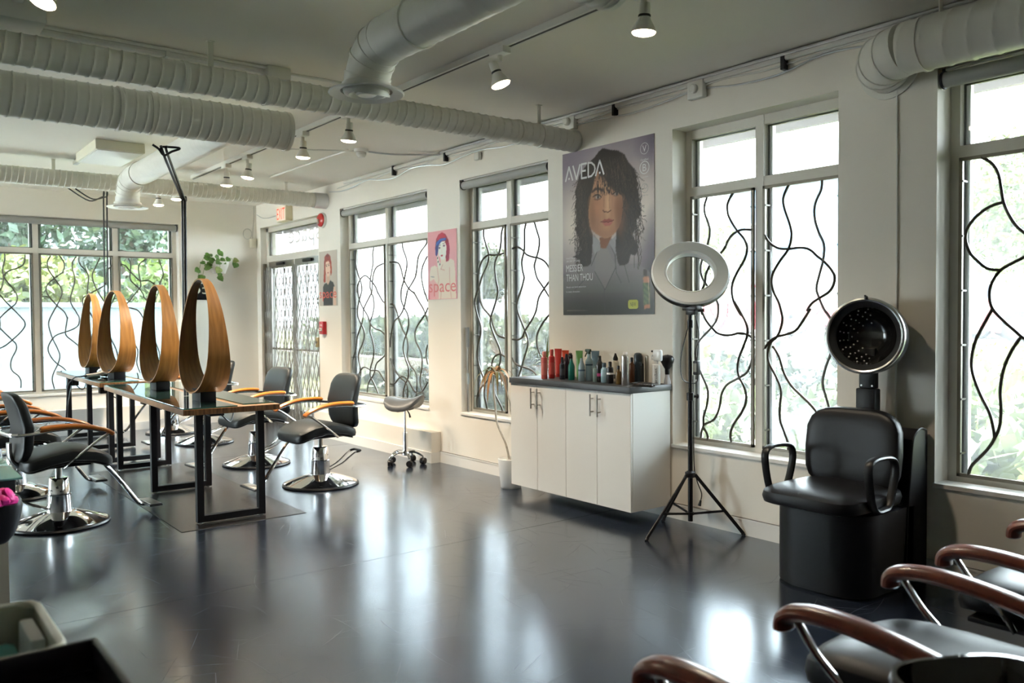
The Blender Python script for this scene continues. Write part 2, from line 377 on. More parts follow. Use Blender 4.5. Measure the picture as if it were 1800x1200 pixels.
def rodpath(s, plane):
    pts = []; cur = None
    for tok in s.split():
        if tok[0].isalpha(): cur = CROPS[tok[0]]; tok = tok[1:]
        x, y = map(float, tok.split(','))
        q = plane(cur[0]+x/cur[2], cur[1]+y/cur[2]); pts.append(q)
    return pts

def window(n, wall, s_edges, z0, zt0, zt1, z1, d0, grilles, bars=.05, glass=GLASS):
    # s_edges: outer frame edges and mullion centres along the wall; d0: how far out the frame stands
    if wall == 'R':
        B = lambda mb, s0, s1, a, b, q0, q1: mb.box(W+q0, W+q1, s0, s1, a, b)
        plane = lambda x, y: on(x, y, 0, W+d0-.015)
    else:
        B = lambda mb, s0, s1, a, b, q0, q1: mb.box(s0, s1, D+q0, D+q1, a, b)
        plane = lambda x, y: on(x, y, 1, D+d0-.015)
    w = thing('window_%d' % n, None, None, kind='structure')
    h = bars/2; a, b = s_edges[0], s_edges[-1]
    obj('frame', B(MB(), a, a+bars, z0, z1, d0, d0+.05), FRAME, w, False)
    obj('frame', B(MB(), b-bars, b, z0, z1, d0, d0+.05), FRAME, w, False)
    obj('frame_head', B(MB(), a, b, z1-bars*1.2, z1, d0+.001, d0+.051), FRAME, w, False)
    obj('frame_sill', B(MB(), a, b, z0, z0+.03, d0+.001, d0+.051), FRAME, w, False)
    for s in s_edges[1:-1]: obj('mullion', B(MB(), s-h*1.2, s+h*1.2, z0, z1, d0-.005, d0+.05), FRAME, w, False)
    for i in range(len(s_edges)-1):
        p = s_edges[i]+(bars if i == 0 else h*1.2); q = s_edges[i+1]-(bars if i == len(s_edges)-2 else h*1.2)
        obj('transom', B(MB(), p, q, zt0, zt1, d0-.003, d0+.05), FRAME, w, False)
        for (u, v) in ((z0+.03, zt0), (zt1, z1-bars*1.2)):
            obj('glass_pane', B(MB(), p, q, u, v, d0+.032, d0+.036), glass, w, False)
            g = MB()
            for e in (p, q-.010): B(g, e, e+.010, u, v, d0+.04, d0+.055)
            B(g, p, q, u, u+.010, d0+.04, d0+.055); B(g, p, q, v-.010, v, d0+.04, d0+.055)
            obj('gasket', g, BLACKSEAL, w, False)
            g = MB()
            for e in (p+.010, q-.032): B(g, e, e+.022, u, v, d0+.045, d0+.075)
            obj('glazing_bead', g, TRIMW, w, False)
        if grilles[i] is None: continue
        gp, gq, u, v = p+.004, q-.004, z0+.034, zt0-.004
        g = MB(); t = .018
        B(g, gp, gp+t, u, v, d0-.022, d0-.004); B(g, gq-t, gq, u, v, d0-.022, d0-.004)
        B(g, gp, gq, u, u+t, d0-.022, d0-.004); B(g, gp, gq, v-t, v, d0-.022, d0-.004)
        gr = obj('grille_frame', g, GRILLE, w, False)
        bolts = MB()
        for k in range(6):
            zz = u+.12+k*(v-u-.24)/5
            for e in (gp+t, gq-t): B(bolts, e-.004, e+.008 if e < (gp+gq)/2 else e+.004, zz-.005, zz+.005, d0-.020, d0+.03)
        obj('bolt', bolts, ROD, gr, False)
        ax = 1 if wall == 'R' else 0
        for r in grilles[i]:
            pts = spl(rodpath(r, plane) if isinstance(r, str) else r, 4)
            # trim to the panel frame
            run = [q_ for q_ in pts if gp+.004 < q_[ax] < gq-.004 and u+.004 < q_.z < v-.004]
            if len(run) < 3: continue
            obj('grille_rod', MB().tube(run, .0085, 6), ROD, gr)
    return w

def wavy(s0, s1, zb, zt, n, amp, ph, wall, d):
    out = []
    for k in range(n):
        base = s0+(s1-s0)*(k+.6)/n
        pts = []
        for j in range(17):
            z = zb+(zt-zb)*j/16; s = base+amp*math.sin(j*.75+ph+k*1.9)
            pts.append(Vector((W+d, s, z)) if wall == 'R' else Vector((s, D+d, z)))
        out.append(pts)
    return out
window(1, 'B', [BX0, 1.725, 2.605, BX1], .495, 2.178, 2.238, 2.606, .10,
       [GB0 + wavy(.92, 1.36, .5, 2.2, 2, .07, 0, 'B', .085), GB1, GB2], glass=GLASSB)
window(2, 'R', [6.92, 7.874, 8.765], .50, 2.165, 2.225, 2.618, .105, [G2R, G2L])
window(3, 'R', [5.125, 5.778, 6.366], .50, 2.185, 2.245, 2.628, .115, [G3R, G3L])
window(4, 'R', [2.615, 3.234, 3.832], .50, 2.19, 2.25, 2.635, .14, [G4R, G4L])
window(5, 'R', [.70, 1.39, 2.067], .50, 2.185, 2.245, 2.628, .145, [wavy(.75, 1.36, .5, 2.2, 2, .12, .4, 'R', .13), G5])

# added window in the left wall, out of view, fills the room with light
wl = thing('window_6', None, None, kind='structure')
for k in range(5):
    yk = LY0+k*(LY1-LY0)/4
    obj('mullion', MB().box(XL-.14, XL-.08, yk-.03 if k else yk, yk+.03 if k < 4 else yk, .35, 2.62), FRAME, wl, False)
    if k < 4: obj('glass_pane', MB().box(XL-.115, XL-.11, yk+.03, yk+(LY1-LY0)/4-.03, .41, 2.56), GLASS, wl, False)
obj('frame_head', MB().box(XL-.14, XL-.08, LY0, LY1, 2.56, 2.62), FRAME, wl, False)
obj('frame_sill', MB().box(XL-.14, XL-.08, LY0, LY1, .35, .41), FRAME, wl, False)

# the entrance: aluminium double door with a glazed transom above
d = thing('door_1', None, None, kind='structure')
x0, x1 = W+.085, W+.135
for (a, b) in ((9.34, 9.40), (11.08, 11.139)): obj('frame', MB().box(x0, x1, a, b, 0, 2.606), FRAME, d, False)
obj('frame_head', MB().box(x0, x1, 9.34, 11.139, 2.55, 2.606), FRAME, d, False)
obj('transom', MB().box(x0-.004, x1, 9.40, 11.08, 2.145, 2.225), FRAME, d, False)
obj('glass_pane', MB().box(x0+.025, x0+.03, 9.40, 11.08, 2.225, 2.55), GLASS, d, False)
obj('gasket', MB().box(x0+.035, x0+.05, 11.06, 11.08, 2.225, 2.55).box(x0+.035, x0+.05, 9.40, 11.08, 2.54, 2.55), BLACKSEAL, d, False)
for (a, b) in ((9.41, 10.225), (10.245, 11.07)):
    lf = obj('door_leaf', MB().box(x0+.002, x1-.004, a, a+.075, 0.01, 2.14).box(x0+.002, x1-.004, b-.075, b, .01, 2.14).box(x0+.002, x1-.004, a+.075, b-.075, .01, .20)
             .box(x0+.002, x1-.004, a+.075, b-.075, 2.055, 2.14), STEEL, d, False)
    obj('glass_pane', MB().box(x0+.022, x0+.028, a+.075, b-.075, .20, 2.055), GLASS, lf, False)
    obj('push_bar', MB().tube([(x0-.005, a+.07, .98), (x0-.03, a+.07, .98), (x0-.03, b-.07, .98), (x0-.005, b-.07, .98)], .014, 8), STEEL, lf)
    obj('door_closer', MB().rbox(x0-.03, x0, a+.28, a+.52, 2.085, 2.125, .006), BLKPL, lf)
SIGNW = mat('transom_lettering', (.80, .80, .80), .5)
Mx = Matrix.Translation((x0+.022, 0, 0)) @ Matrix(((0,0,-1,0),(-1,0,0,0),(0,1,0,0),(0,0,0,1)))
lettering('transom_lettering', 'space', SIGNW, d, -10.45, 2.27, .95, .23, Mx, mirror=True)

# ------------------------------------------------------------------ outside
def leafcloud(c, r, n, size, seed, hollow=.55, ground=False):
    g = np.random.default_rng(seed)
    u = g.normal(size=(n, 3)); u /= np.linalg.norm(u, axis=1)[:, None]
    rad = (hollow+(1-hollow)*g.random(n))[:, None]
    if ground: P = np.column_stack([g.random(n)*2-1, g.random(n)*2-1, g.random(n)*2-1])*np.array(r)
    else:
        lump = 1+.18*np.sin(u[:, 0]*7+seed)*np.cos(u[:, 1]*6+seed*2)*np.sin(u[:, 2]*5+1)
        P = u*rad*lump[:, None]*np.array(r)
    P = P+np.array(c)
    a = g.normal(size=(n, 3)); a /= np.linalg.norm(a, axis=1)[:, None]
    b = np.cross(a, g.normal(size=(n, 3))); b /= np.linalg.norm(b, axis=1)[:, None]
    s = size*(.6+.8*g.random(n))[:, None]
    V = np.stack([P-a*s, P+b*s*.45, P+a*s, P-b*s*.45], 1).reshape(-1, 3)
    F = np.arange(4*n).reshape(n, 4)
    me = bpy.data.meshes.new('foliage'); me.from_pydata(V.tolist(), [], F.tolist()); return me
LEAF1 = mat('leaf_fresh_green', (.030,.060,.005), .5, noise=.5, nscale=2.5, c2=(.11,.145,.018))
LEAF2 = mat('leaf_deep_green', (.010,.022,.010), .5, noise=.5, nscale=1.5, c2=(.03,.055,.02))
LEAF3 = mat('leaf_yellow_green', (.06,.085,.012), .5, noise=.4, nscale=1.5, c2=(.17,.17,.04))
BARK = mat('bark', (.10,.07,.05), .8)
GRASS = mat('lawn_grass', (.09,.12,.035), .9, noise=.4, nscale=2, c2=(.22,.21,.09))
ASPH = mat('asphalt', (.08,.08,.083), .9, noise=.2, nscale=10)
CONC = mat('concrete_paving', (.48,.47,.45), .85, noise=.15, nscale=5)
CONCW = mat('concrete_block', (.40,.36,.31), .85, noise=.12, nscale=6)
def foliage(name, me, m, parent=None):
    me.materials.append(m); o = bpy.data.objects.new(name, me); col.objects.link(o)
    if parent: o.parent = parent
    return o
# outdoor ground
struct('ground', MB().box(-30, 70, -30, 70, -.35, -.10), CONC)
bank = MB(); NB = 12
xs = [W+.6+(15.5-W-.6)*i/NB for i in range(NB+1)]
v = []; f = []
for i, xx in enumerate(xs):
    zz = .12+.68*min(1, (xx-W-.6)/8.5)
    for yy in (-8, 9.4, 9.41, 60):
        v.append((xx, yy, zz if (yy < 9.405 or xx > 8.1) else -.09))
for i in range(NB):
    for j in (0, 1, 2): f.append((i*4+j, i*4+j+1, i*4+j+5, i*4+j+4))
bank.add(v, f)
struct('garden_bank', bank, GRASS)
struct('far_ground', MB().box(27, 70, -30, 70, -.34, .755), CONC)
struct('road', MB().box(15.4, 27, -20, 70, .2, .76), ASPH)
gc = foliage('ground_cover', leafcloud((6.7, 4.2, .50), (1.9, 5.2, .22), 9000, .10, 3, ground=True), LEAF1)
tag(gc, 'bright green leafy ground cover on the bank outside the right-hand windows', 'plants', kind='stuff')
gc2 = foliage('lawn_tufts', leafcloud((11.6, 3.4, .80), (3.0, 5.6, .10), 7000, .10, 5, ground=True), LEAF3)
tag(gc2, 'sunlit pale green grass between the ground cover and the road', 'grass', kind='stuff')
for i, (x, yy, zc, rx, rz, lf, lab) in enumerate([
    (5.75, 3.55, .52, .55, .30, LEAF1, 'low leafy shrub outside the window behind the tripod ring light'),
    (5.7, 2.75, .50, .50, .27, LEAF1, 'low leafy shrub outside the window beside the hooded dryer chair'),
    (6.1, 1.75, .72, .60, .42, LEAF1, 'large-leaved green shrub outside the far right window'),
    (7.2, 4.9, .80, .7, .38, LEAF2, 'darker rounded shrub further up the bank behind the ring light'),
    (7.0, 7.6, .72, .7, .42, LEAF2, 'dark bush outside the window behind the potted dracaena')]):
    t = thing('shrub', lab, 'shrub', (x, yy, 0))
    foliage('foliage', leafcloud((0, 0, zc), (rx, rx*1.1, rz), 900, .07, 11+i, .4), lf, t)
    obj('stem', MB().tube([(0, 0, .05), (.03, .02, zc)], .02, 6), BARK, t)
# low concrete block wall with a clipped hedge behind it
gw = thing('garden_wall', 'low concrete block wall below the hedge outside the double window', 'wall', (8.0, 0, 0))
nb = 0
for r_ in range(3):
    for k in range(11):
        y0 = 9.5+k*.92+(.46 if r_ % 2 else 0)
        o = obj('block', MB().rbox(0, .25, y0+.006, y0+.914, -.10+r_*.24+.004, -.10+(r_+1)*.24-.004, .008, 1), CONCW, gw)
hd = thing('hedge', 'clipped green hedge behind the low concrete wall outside the double window', 'hedge', (8.9, 14.6, 0))
foliage('foliage', leafcloud((0, 0, .95), (.55, 4.9, .42), 4600, .085, 31, ground=True), LEAF1, hd)
for y_ in (-4, 0, 4): obj('stem', MB().tube([(0, y_, .3), (0, y_, .9)], .03, 6), BARK, hd)
# trees
def tree(x, y, zb, h, r, lf, lab, seed, n=4800, ls=.14):
    t = thing('tree', lab, 'tree', (x, y, zb))
    obj('trunk', MB().tube(spl([(0, 0, -.1), (.05, .03, h*.3), (-.04, .05, h*.6), (.05, 0, h*.8)]), [max(.05, .05*h*(1-i/22)) for i in range(19)], 8), BARK, t)
    foliage('foliage', leafcloud((0, 0, h*.62), (r, r, h*.40), n, ls, seed, .35), lf, t)
tree(27.5, 10.3, .75, 6.0, 2.3, LEAF1, 'leafy roadside tree seen through the far right window', 41)
tree(31, 25.5, .75, 5.2, 2.2, LEAF1, 'pale tree across the road behind the ring light', 42)
tree(24, 33, .75, 4.2, 1.5, LEAF1, 'small round tree across the road seen past the tall portrait poster', 43)
# end of the building: shaded wall, sunlit bushes, trees and a house behind
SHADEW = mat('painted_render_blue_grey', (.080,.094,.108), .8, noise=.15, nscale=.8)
bwl = thing('boundary_wall', 'pale blue-grey boundary wall outside the end window', 'wall', (0, 15.2, 0))
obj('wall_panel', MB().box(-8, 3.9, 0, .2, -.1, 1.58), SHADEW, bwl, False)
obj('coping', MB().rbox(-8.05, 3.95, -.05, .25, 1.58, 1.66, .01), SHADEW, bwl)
for i, (x, yy, zc, r_, rz, lf, lab) in enumerate([
    (-3.6, 17.2, 1.7, 1.35, 1.1, LEAF3, 'yellow-green bush over the wall at the left of the end window'),
    (-.3, 16.8, 1.75, 1.3, .75, LEAF3, 'yellow-green bush behind the second pane of the end window'),
    (2.5, 17.0, 1.8, 1.25, .85, LEAF3, 'yellow-green bush behind the middle of the end window'),
    (5.0, 17.2, 1.8, 1.1, .9, LEAF1, 'green bush at the right of the end window')]):
    t = thing('shrub', lab, 'shrub', (x, yy, 0))
    foliage('foliage', leafcloud((0, 0, zc), (r_, r_*.8, rz), 1500, .12, 51+i, .4), lf, t)
    obj('stem', MB().tube([(0, 0, -.1), (.05, .02, zc)], .05, 6), BARK, t)
tree(-6.5, 20, -.1, 6.5, 2.1, LEAF1, 'light green tree beyond the left end of the end window', 61)
tree(-1.7, 21.5, -.1, 8.0, 2.0, LEAF2, 'dark tree beyond the second pane of the end window', 62)
tree(2.9, 21.2, -.1, 7.5, 2.0, LEAF2, 'dark tree beyond the middle of the end window', 63)
tree(6.0, 24.8, -.1, 8.5, 1.6, LEAF2, 'dark tree beyond the right of the end window', 64)
HOUSEW = mat('house_siding_white', (.26,.27,.28), .8); ROOF = mat('roof_shingle_grey', (.10,.11,.12), .9); BLUEB = mat('blue_siding', (.06,.13,.20), .7); WDARK = mat('dark_window', (.04,.05,.06), .15)
hs = thing('house', 'grey roofed house among the trees beyond the end window', 'house', (2, 27, 0))
obj('wall', MB().box(-7, 7, 0, 8, -.1, 3.4), HOUSEW, hs, False)
obj('roof', MB().add([(-7.6,-.7,3.3),(7.6,-.7,3.3),(7.6,8.7,3.3),(-7.6,8.7,3.3),(-7.6,4,6.2),(7.6,4,6.2)], [(0,1,5,4),(2,3,4,5),(1,2,5),(3,0,4),(0,3,2,1)]), ROOF, hs, False)
for k in range(5):
    wv = obj('window', MB().box(-6+k*2.7, -4.7+k*2.7, -.06, .02, 1.1, 2.5), TRIMW, hs, False)
    obj('pane', MB().box(-5.9+k*2.7, -4.8+k*2.7, -.08, -.05, 1.2, 2.4), WDARK, wv, False)
bb = thing('building', 'pale blue and white building across the road behind the ring light window', 'building', (40, 0, 0))
obj('lower_wall', MB().box(0, 10, 21, 30.5, .75, 3.9), HOUSEW, bb, False)
obj('upper_wall', MB().box(-.15, 10, 20.9, 30.6, 3.9, 8.3), BLUEB, bb, False)
obj('roof', MB().box(-.5, 10.4, 20.5, 31, 8.3, 8.6), ROOF, bb, False)
for k in range(3):
    for z_ in (1.2, 5.0):
        wv = obj('window', MB().box(-.22, -.1, 22+k*2.9, 23.6+k*2.9, z_, z_+1.5), TRIMW, bb, False)
        obj('pane', MB().box(-.25, -.21, 22.1+k*2.9, 23.5+k*2.9, z_+.1, z_+1.4), WDARK, wv, False)
# cars on the road
def car(name, lab, x, y, c, tall=1.45, length=4.5):
    t = thing(name, lab, 'car', (x, y, .76), PI/2)
    L = length/2; hgt = tall
    prof = [(-L, .35), (-L, .72), (-L*.93, .88), (-L*.60, .95), (-L*.36, hgt-.06), (-L*.1, hgt), (L*.32, hgt-.02), (L*.62, .98), (L*.92, .90), (L, .70), (L, .35), (L*.8, .22), (-L*.8, .22)]
    pm = mat(name+'_paint', c, .25, coat=.6)
    def side(pr, y0, y1, in0): # extrude profile across, roof narrower
        n = len(pr); v = []
        for yy, s in ((y0, -1), (y1, 1)):
            for (px_, pz) in pr: v.append((px_, yy-s*in0*max(0, (pz-.9))/.6, pz))
        return v, [tuple(range(n)), tuple(range(n, 2*n))[::-1]]+[(i, (i+1) % n, n+(i+1) % n, n+i) for i in range(n)]
    obj('body', MB().add(*side(prof, -.86, .86, .16)), pm, t, ang=25)
    gl = [(-L*.56, .97), (-L*.36, hgt-.12), (-L*.08, hgt-.08), (L*.30, hgt-.10), (L*.56, .99)]
    obj('side_windows', MB().add(*side(gl, -.875, .875, .16)), WDARK, t)
    for sx in (-.62, .62):
        for sy in (-1, 1):
            w_ = obj('wheel', MB().lathe([(.33, -.1), (.34, 0), (.33, .1)], 20, Matrix.Translation((sx*L, sy*.78, .33)) @ Matrix.Rotation(PI/2, 4, 'X')), BLKPL, t)
            obj('hubcap', MB().lathe([(.21, -.115), (.21, .115)], 16, Matrix.Translation((sx*L, sy*.78, .33)) @ Matrix.Rotation(PI/2, 4, 'X')), STEEL, w_)
    obj('headlamp', MB().rbox(L*.9, L*1.005, .45, .8, .62, .78, .02), TRIMW, t); obj('headlamp', MB().rbox(L*.9, L*1.005, -.8, -.45, .62, .78, .02), TRIMW, t)
car('red_car', 'red car on the road behind the window with the ring light', 20, 14.0, (.20,.012,.016))
car('red_car', 'red car on the road at the right edge of the far right window', 19.4, 5.7, (.20,.012,.016))
car('dark_car', 'dark blue car on the road at the left of the far right window', 22.5, 10.6, (.03,.045,.08), 1.7)
car('grey_car', 'grey car on the road behind the window beside the tall portrait poster', 22, 31, (.25,.26,.28))
up_ = thing('utility_pole', 'pale utility pole beside the road seen through the far right window', 'pole', (24.2, 8.6, .7))
obj('pole', MB().tube([(0,0,0), (0,0,7.5)], .11, 8), HOUSEW, up_); obj('cross_arm', MB().rbox(-.06, .06, -1.0, 1.0, 6.6, 6.72, .01), BARK, up_)
tag(obj('overhead_wire', MB().tube(spl([(24.4, -15, 6.9), (24.4, 10, 5.6), (24.4, 40, 7.0)], 8), .02, 4), BLKPL), 'upper thin overhead wire along the road', 'wire')
tag(obj('overhead_wire', MB().tube(spl([(24.4, -15, 6.3), (24.4, 10, 5.1), (24.4, 40, 6.4)], 8), .02, 4), BLKPL), 'lower thin overhead wire along the road', 'wire')
# eaves: boarded soffit and fascia along both window walls
SOFF = mat('soffit_white', (.82,.82,.82), .6); FASC = mat('fascia_plum_grey', (.17,.15,.19), .6)
ev = thing('roof_eaves', 'boarded white soffit and dark fascia above the right-hand windows', 'eaves', (0, 0, 0))
k = 0
yy = -3.0
while yy < 12.4:
    obj('soffit_board', MB().box(W+.22, W+.96, yy+.006, yy+.294, 2.79, 2.805), SOFF, ev, False); yy += .3
obj('soffit_backing', MB().box(W+.22, W+.96, -3, 12.5, 2.806, 2.83), FASC, ev, False)
obj('fascia', MB().box(W+.93, W+.97, -3, 12.6, 2.70, 2.90), FASC, ev, False)
ev2 = thing('end_eaves', 'dark boarded eaves above the end window', 'eaves', (0, 0, 0))
obj('soffit', MB().box(XL, W+.96, D+.2, D+1.42, 2.79, 2.83), SOFF, ev2, False)
obj('fascia', MB().box(XL, W+.96, D+1.40, D+1.44, 2.70, 2.90), FASC, ev2, False)
# ================================================================== CEILING: ducts, tracks, lamps
def duct_mesh(p0, p1, r, pitch=.066, amp=.006, nth=36, seams=()):
    p0, p1 = Vector(p0), Vector(p1); ax = (p1-p0); L = ax.length; ax.normalize()
    ref = Vector((0,0,1)); b = ax.cross(ref).normalized(); c = ax.cross(b)
    n = int(L/(pitch/11)); V = []; F = []
    for i in range(n+1):
        s = L*i/n
        for k in range(nth):
            t = 2*PI*k/nth
            u = (s/pitch+k/nth) % 1.0
            e = amp*max(0, 1-abs(u-.5)/.11)
            for q in seams:
                if abs(s-q) < .012: e = amp*1.5
            V.append(p0+ax*s+(b*math.cos(t)+c*math.sin(t))*(r+e))
    for i in range(n):
        for k in range(nth):
            l = (k+1) % nth; F.append((i*nth+k, i*nth+l, (i+1)*nth+l, (i+1)*nth+k))
    F.append(tuple(range(nth))); F.append(tuple(n*nth+k for k in range(nth))[::-1])
    return MB().add(V, F)
def collar(p0, ax, r, w=.03):
    p0 = Vector(p0); ax = Vector(ax).normalized()
    q = ax.to_track_quat('Z', 'Y').to_matrix().to_4x4(); q.translation = p0
    return MB().lathe([(r*.97, -w/2), (r+.007, -w/2), (r+.007, w/2), (r*.97, w/2)], 36, q, cap=False)
def strap(x, y, z0):
    return MB().box(x-.015, x+.015, y-.003, y+.003, z0, H).box(x-.02, x+.02, y-.014, y+.014, H-.004, H)
def elbow(pts, r, n=28, k=1):
    mb = MB().tube(pts, r, n)
    return mb
def gores(mb_pts, r):
    # raised seam rings at each joint of a segmented elbow
    out = MB()
    for i in range(1, len(mb_pts)-1):
        a = (Vector(mb_pts[i+1])-Vector(mb_pts[i-1])).normalized()
        q = a.to_track_quat('Z', 'Y').to_matrix().to_4x4(); q.translation = Vector(mb_pts[i])
        out.lathe([(r*.98, -.006), (r+.005, -.006), (r+.005, .006), (r*.98, .006)], 32, q, cap=False)
    return out
def diffuser(p, z):
    M = Matrix.Translation(p)
    a = MB().lathe([(.105, z+.10), (.107, z+.035), (.178, z+.012), (.182, z+.004), (.176, z), (.125, z+.014), (.118, z+.05)], 40, M, cap=False)
    b = MB().lathe([(.112, z+.012), (.106, z+.002), (.085, z-.004), (.062, z+.014), (.060, z+.05)], 40, M, cap=False)
    c = MB().lathe([(0.0, z-.004), (.040, z-.006), (.052, z+.002), (.050, z+.014), (.0, z+.02)], 32, M)
    k = MB().lathe([(.117, z+.045), (0.0, z+.05)], 32, M)
    return a, b, c, k

t = thing('air_duct', 'slim white spiral duct crossing the room to the wall left of the tall portrait poster', 'duct')
obj('duct_pipe', duct_mesh((XL+.02, 4.80, 2.715), (W-.002, 4.80, 2.715), .080, seams=(5.65, 6.12, 8.0)), DUCT, t)
for s_ in (1.46, 1.93, 4.02): obj('joint_ring', collar((s_, 4.8, 2.715), (1, 0, 0), .081, .014), DUCT, t)
for x_ in (-.9, .36, 1.60, 3.98): obj('strap', strap(x_, 4.75, 2.785), DUCT, t)
t = thing('air_duct', 'slim white spiral duct above the end of the room running to the exit door', 'duct')
obj('duct_pipe', duct_mesh((XL+.02, 9.12, 2.745), (W-.16, 9.12, 2.745), .082, .05), DUCT, t)
obj('end_sleeve', MB().lathe([(.09, 0), (.09, .16)], 32, Matrix.Translation((W-.162, 9.12, 2.745)) @ Matrix.Rotation(PI/2, 4, 'Y')), GALV, t)
for x_ in (.2, 1.55, 3.9): obj('strap', strap(x_, 9.12, 2.82), DUCT, t)

def main_with_branch(label, ym, xe, zm, rm, xb, yd, zd, rb, x0=XL+.02):
    t = thing('air_duct', label, 'duct')
    obj('main_pipe', duct_mesh((x0, ym, zm), (xe, ym, zm), rm, seams=(2.0, 5.5)), DUCT, t)
    obj('end_cap', MB().lathe([(0, 0), (rm*.98, 0), (rm+.006, -.004), (rm+.006, -.03), (rm, -.03)], 40, Matrix.Translation((xe+.002, ym, zm)) @ Matrix.Rotation(PI/2, 4, 'Y')), DUCT, t)
    obj('joint_ring', collar((xb-.55, ym, zm), (1, 0, 0), rm+.002, .012), DUCT, t)
    re = .20
    obj('branch_pipe', duct_mesh((xb, ym+rm*.5, zm), (xb, yd-re, zm), rb, .085, .0025), DUCT, t)
    pts = [Vector((xb, yd-re, zm))]+[Vector((xb, yd-re+re*math.sin(a), zm-re+re*math.cos(a))) for a in (R(22), R(45), R(68), R(90))]+[Vector((xb, yd, zd+.03))]
    obj('elbow', elbow(pts, rb+.002), DUCT, t, ang=20)
    obj('elbow_seam', gores(pts, rb+.002), DUCT, t)
    obj('joint_ring', collar((xb, yd-re-.28, zm), (0, 1, 0), rb+.001, .010), DUCT, t)
    a, b, c, k = diffuser((xb, yd, 0), zd)
    df = obj('diffuser', a, FITW, t); obj('inner_ring', b, FITW, df); obj('centre_disc', c, FITW, df); obj('dark_throat', k, BLACKSEAL, df)
    for y_ in (ym+.45,): obj('strap', strap(xb, y_, zm+rb), DUCT, t)
    return t
main_with_branch('broad white duct overhead with an elbow ending in a round diffuser, nearest the camera', 2.30, 2.30, 2.665, .122, 1.975, 3.65, 2.455, .106)
main_with_branch('broad white duct with capped end and a diffuser branch beyond it, over the tables', 5.62, 2.42, 2.68, .129, 2.05, 8.45, 2.425, .100)
# duct along the window wall, turned into it
t = thing('air_duct', 'white spiral duct along the window wall turning into it above the dryer chair', 'duct')
zx, xx = 2.70, W-.22
obj('duct_pipe', duct_mesh((xx, YF+.02, zx), (xx, 2.12, zx), .128, .11), DUCT, t)
pts = [Vector((xx, 2.12, zx))]+[Vector((xx+.20-.20*math.cos(a), 2.12+.20*math.sin(a), zx-.01)) for a in (R(22), R(45), R(68), R(90))]+[Vector((W+.01, 2.32, zx-.01))]
obj('elbow', elbow(pts, .13, 36), DUCT, t, ang=20); obj('elbow_seam', gores(pts, .13), DUCT, t)
obj('joint_ring', collar((xx, 2.02, zx), (0, 1, 0), .129, .012), DUCT, t)
obj('wall_flange', MB().lathe([(.13, 0), (.165, 0), (.165, .01), (.13, .014)], 40, Matrix.Translation((W-.012, 2.32, zx-.01)) @ Matrix.Rotation(PI/2, 4, 'Y'), cap=False), DUCT, t)
for y_ in (1.95, .3): obj('strap', strap(xx, y_, zx+.125), DUCT, t)

# lighting track with its lamps
tk = thing('lighting_track', 'long white lighting track on the ceiling parallel to the window wall', 'track')
obj('rail', MB().box(2.895, 2.945, YF+.5, 9.3, H-.036, H), FITW, tk, False)
obj('rail_slot', MB().box(2.912, 2.928, YF+.5, 9.3, H-.0375, H-.034), BLACKSEAL, tk, False)
tk2 = thing('lighting_track', 'white lighting track on the ceiling left of the broad duct, at the top left', 'track')
obj('rail', MB().box(.62, .67, YF+.5, 4.62, H-.036, H), FITW, tk2, False)
def lamp(x, y, tilt, az, label, zb=2.70, src=[None]):
    # head hangs from the track: adapter box, stem, socket, cone, lit lens
    if src[0] is None:
        t = thing('track_lamp', label, 'lamp', (0, 0, 0))
        obj('adapter', MB().rbox(-.03, .03, -.065, .065, .150, .188, .006), FITW, t)
        obj('stem', MB().tube([(0, 0, .15), (0, 0, .115)], .014, 10), FITW, t)
        b = obj('lamp_shade', MB().lathe([(0, .118), (.024, .118), (.026, .10), (.026, .062), (.030, .045), (.052, .005), (.0585, -.012), (.056, -.014)], 28), FITW, t)
        obj('socket_ring', MB().lathe([(.0275, .066), (.029, .064), (.029, .056), (.0275, .054)], 24, cap=False), BLACKSEAL, b)
        obj('lit_lens', MB().lathe([(.0562, -.012), (.050, -.020), (.030, -.027), (0, -.030)], 28), LAMPW, b)
        ld = bpy.data.lights.new('lamp_light', 'SPOT'); ld.energy = 15; ld.color = (1.0, .84, .64); ld.spot_size = R(125); ld.spot_blend = 1.0; ld.shadow_soft_size = .05
        lo = bpy.data.objects.new('lamp_light', ld); col.objects.link(lo); lo.parent = t; lo.location = (0, 0, -.045)
        src[0] = t; r = t; r.location = (x, y, zb)
    else:
        r = dup(src[0], (x, y, zb), 0, label)
    for ch in r.children:
        if ch.name.startswith('lamp_shade'): ch.rotation_euler = (tilt*math.cos(az), tilt*math.sin(az), 0)
    for ch in r.children:
        if ch.type == 'LIGHT' and y > 5:
            ch.data = ch.data.copy(); ch.data.energy = 42
    r['group'] = 'track lamps under the ceiling'
    return r
lamp(2.905, 2.71, R(4), 0, 'lit track lamp nearest the camera, at the top centre above the ring light')
lamp(2.90, 3.80, R(-20), .8, 'unlit-looking tilted track lamp right of the near round diffuser')
lamp(2.91, 5.66, R(8), 0, 'lit track lamp just left of the near round diffuser, third along the track')
lamp(2.91, 6.46, R(6), 0, 'lit track lamp partly behind the capped end of the broad duct')
lamp(2.91, 7.68, R(8), 1, 'lit track lamp, right one of the pair in front of the far duct')
lamp(2.91, 8.24, R(5), 0, 'lit track lamp, left one of the pair in front of the far duct')
lamp(2.78, 10.1, R(0), 0, 'small lit lamp hanging beyond the far duct, right of the far diffuser')
lamp(.645, 3.93, R(25), 1.9, 'lit track lamp cut off by the top left edge of the picture')
lamp(2.84, 9.62, R(0), 0, 'small lit lamp behind the black cables, just beyond the far duct', 2.715)
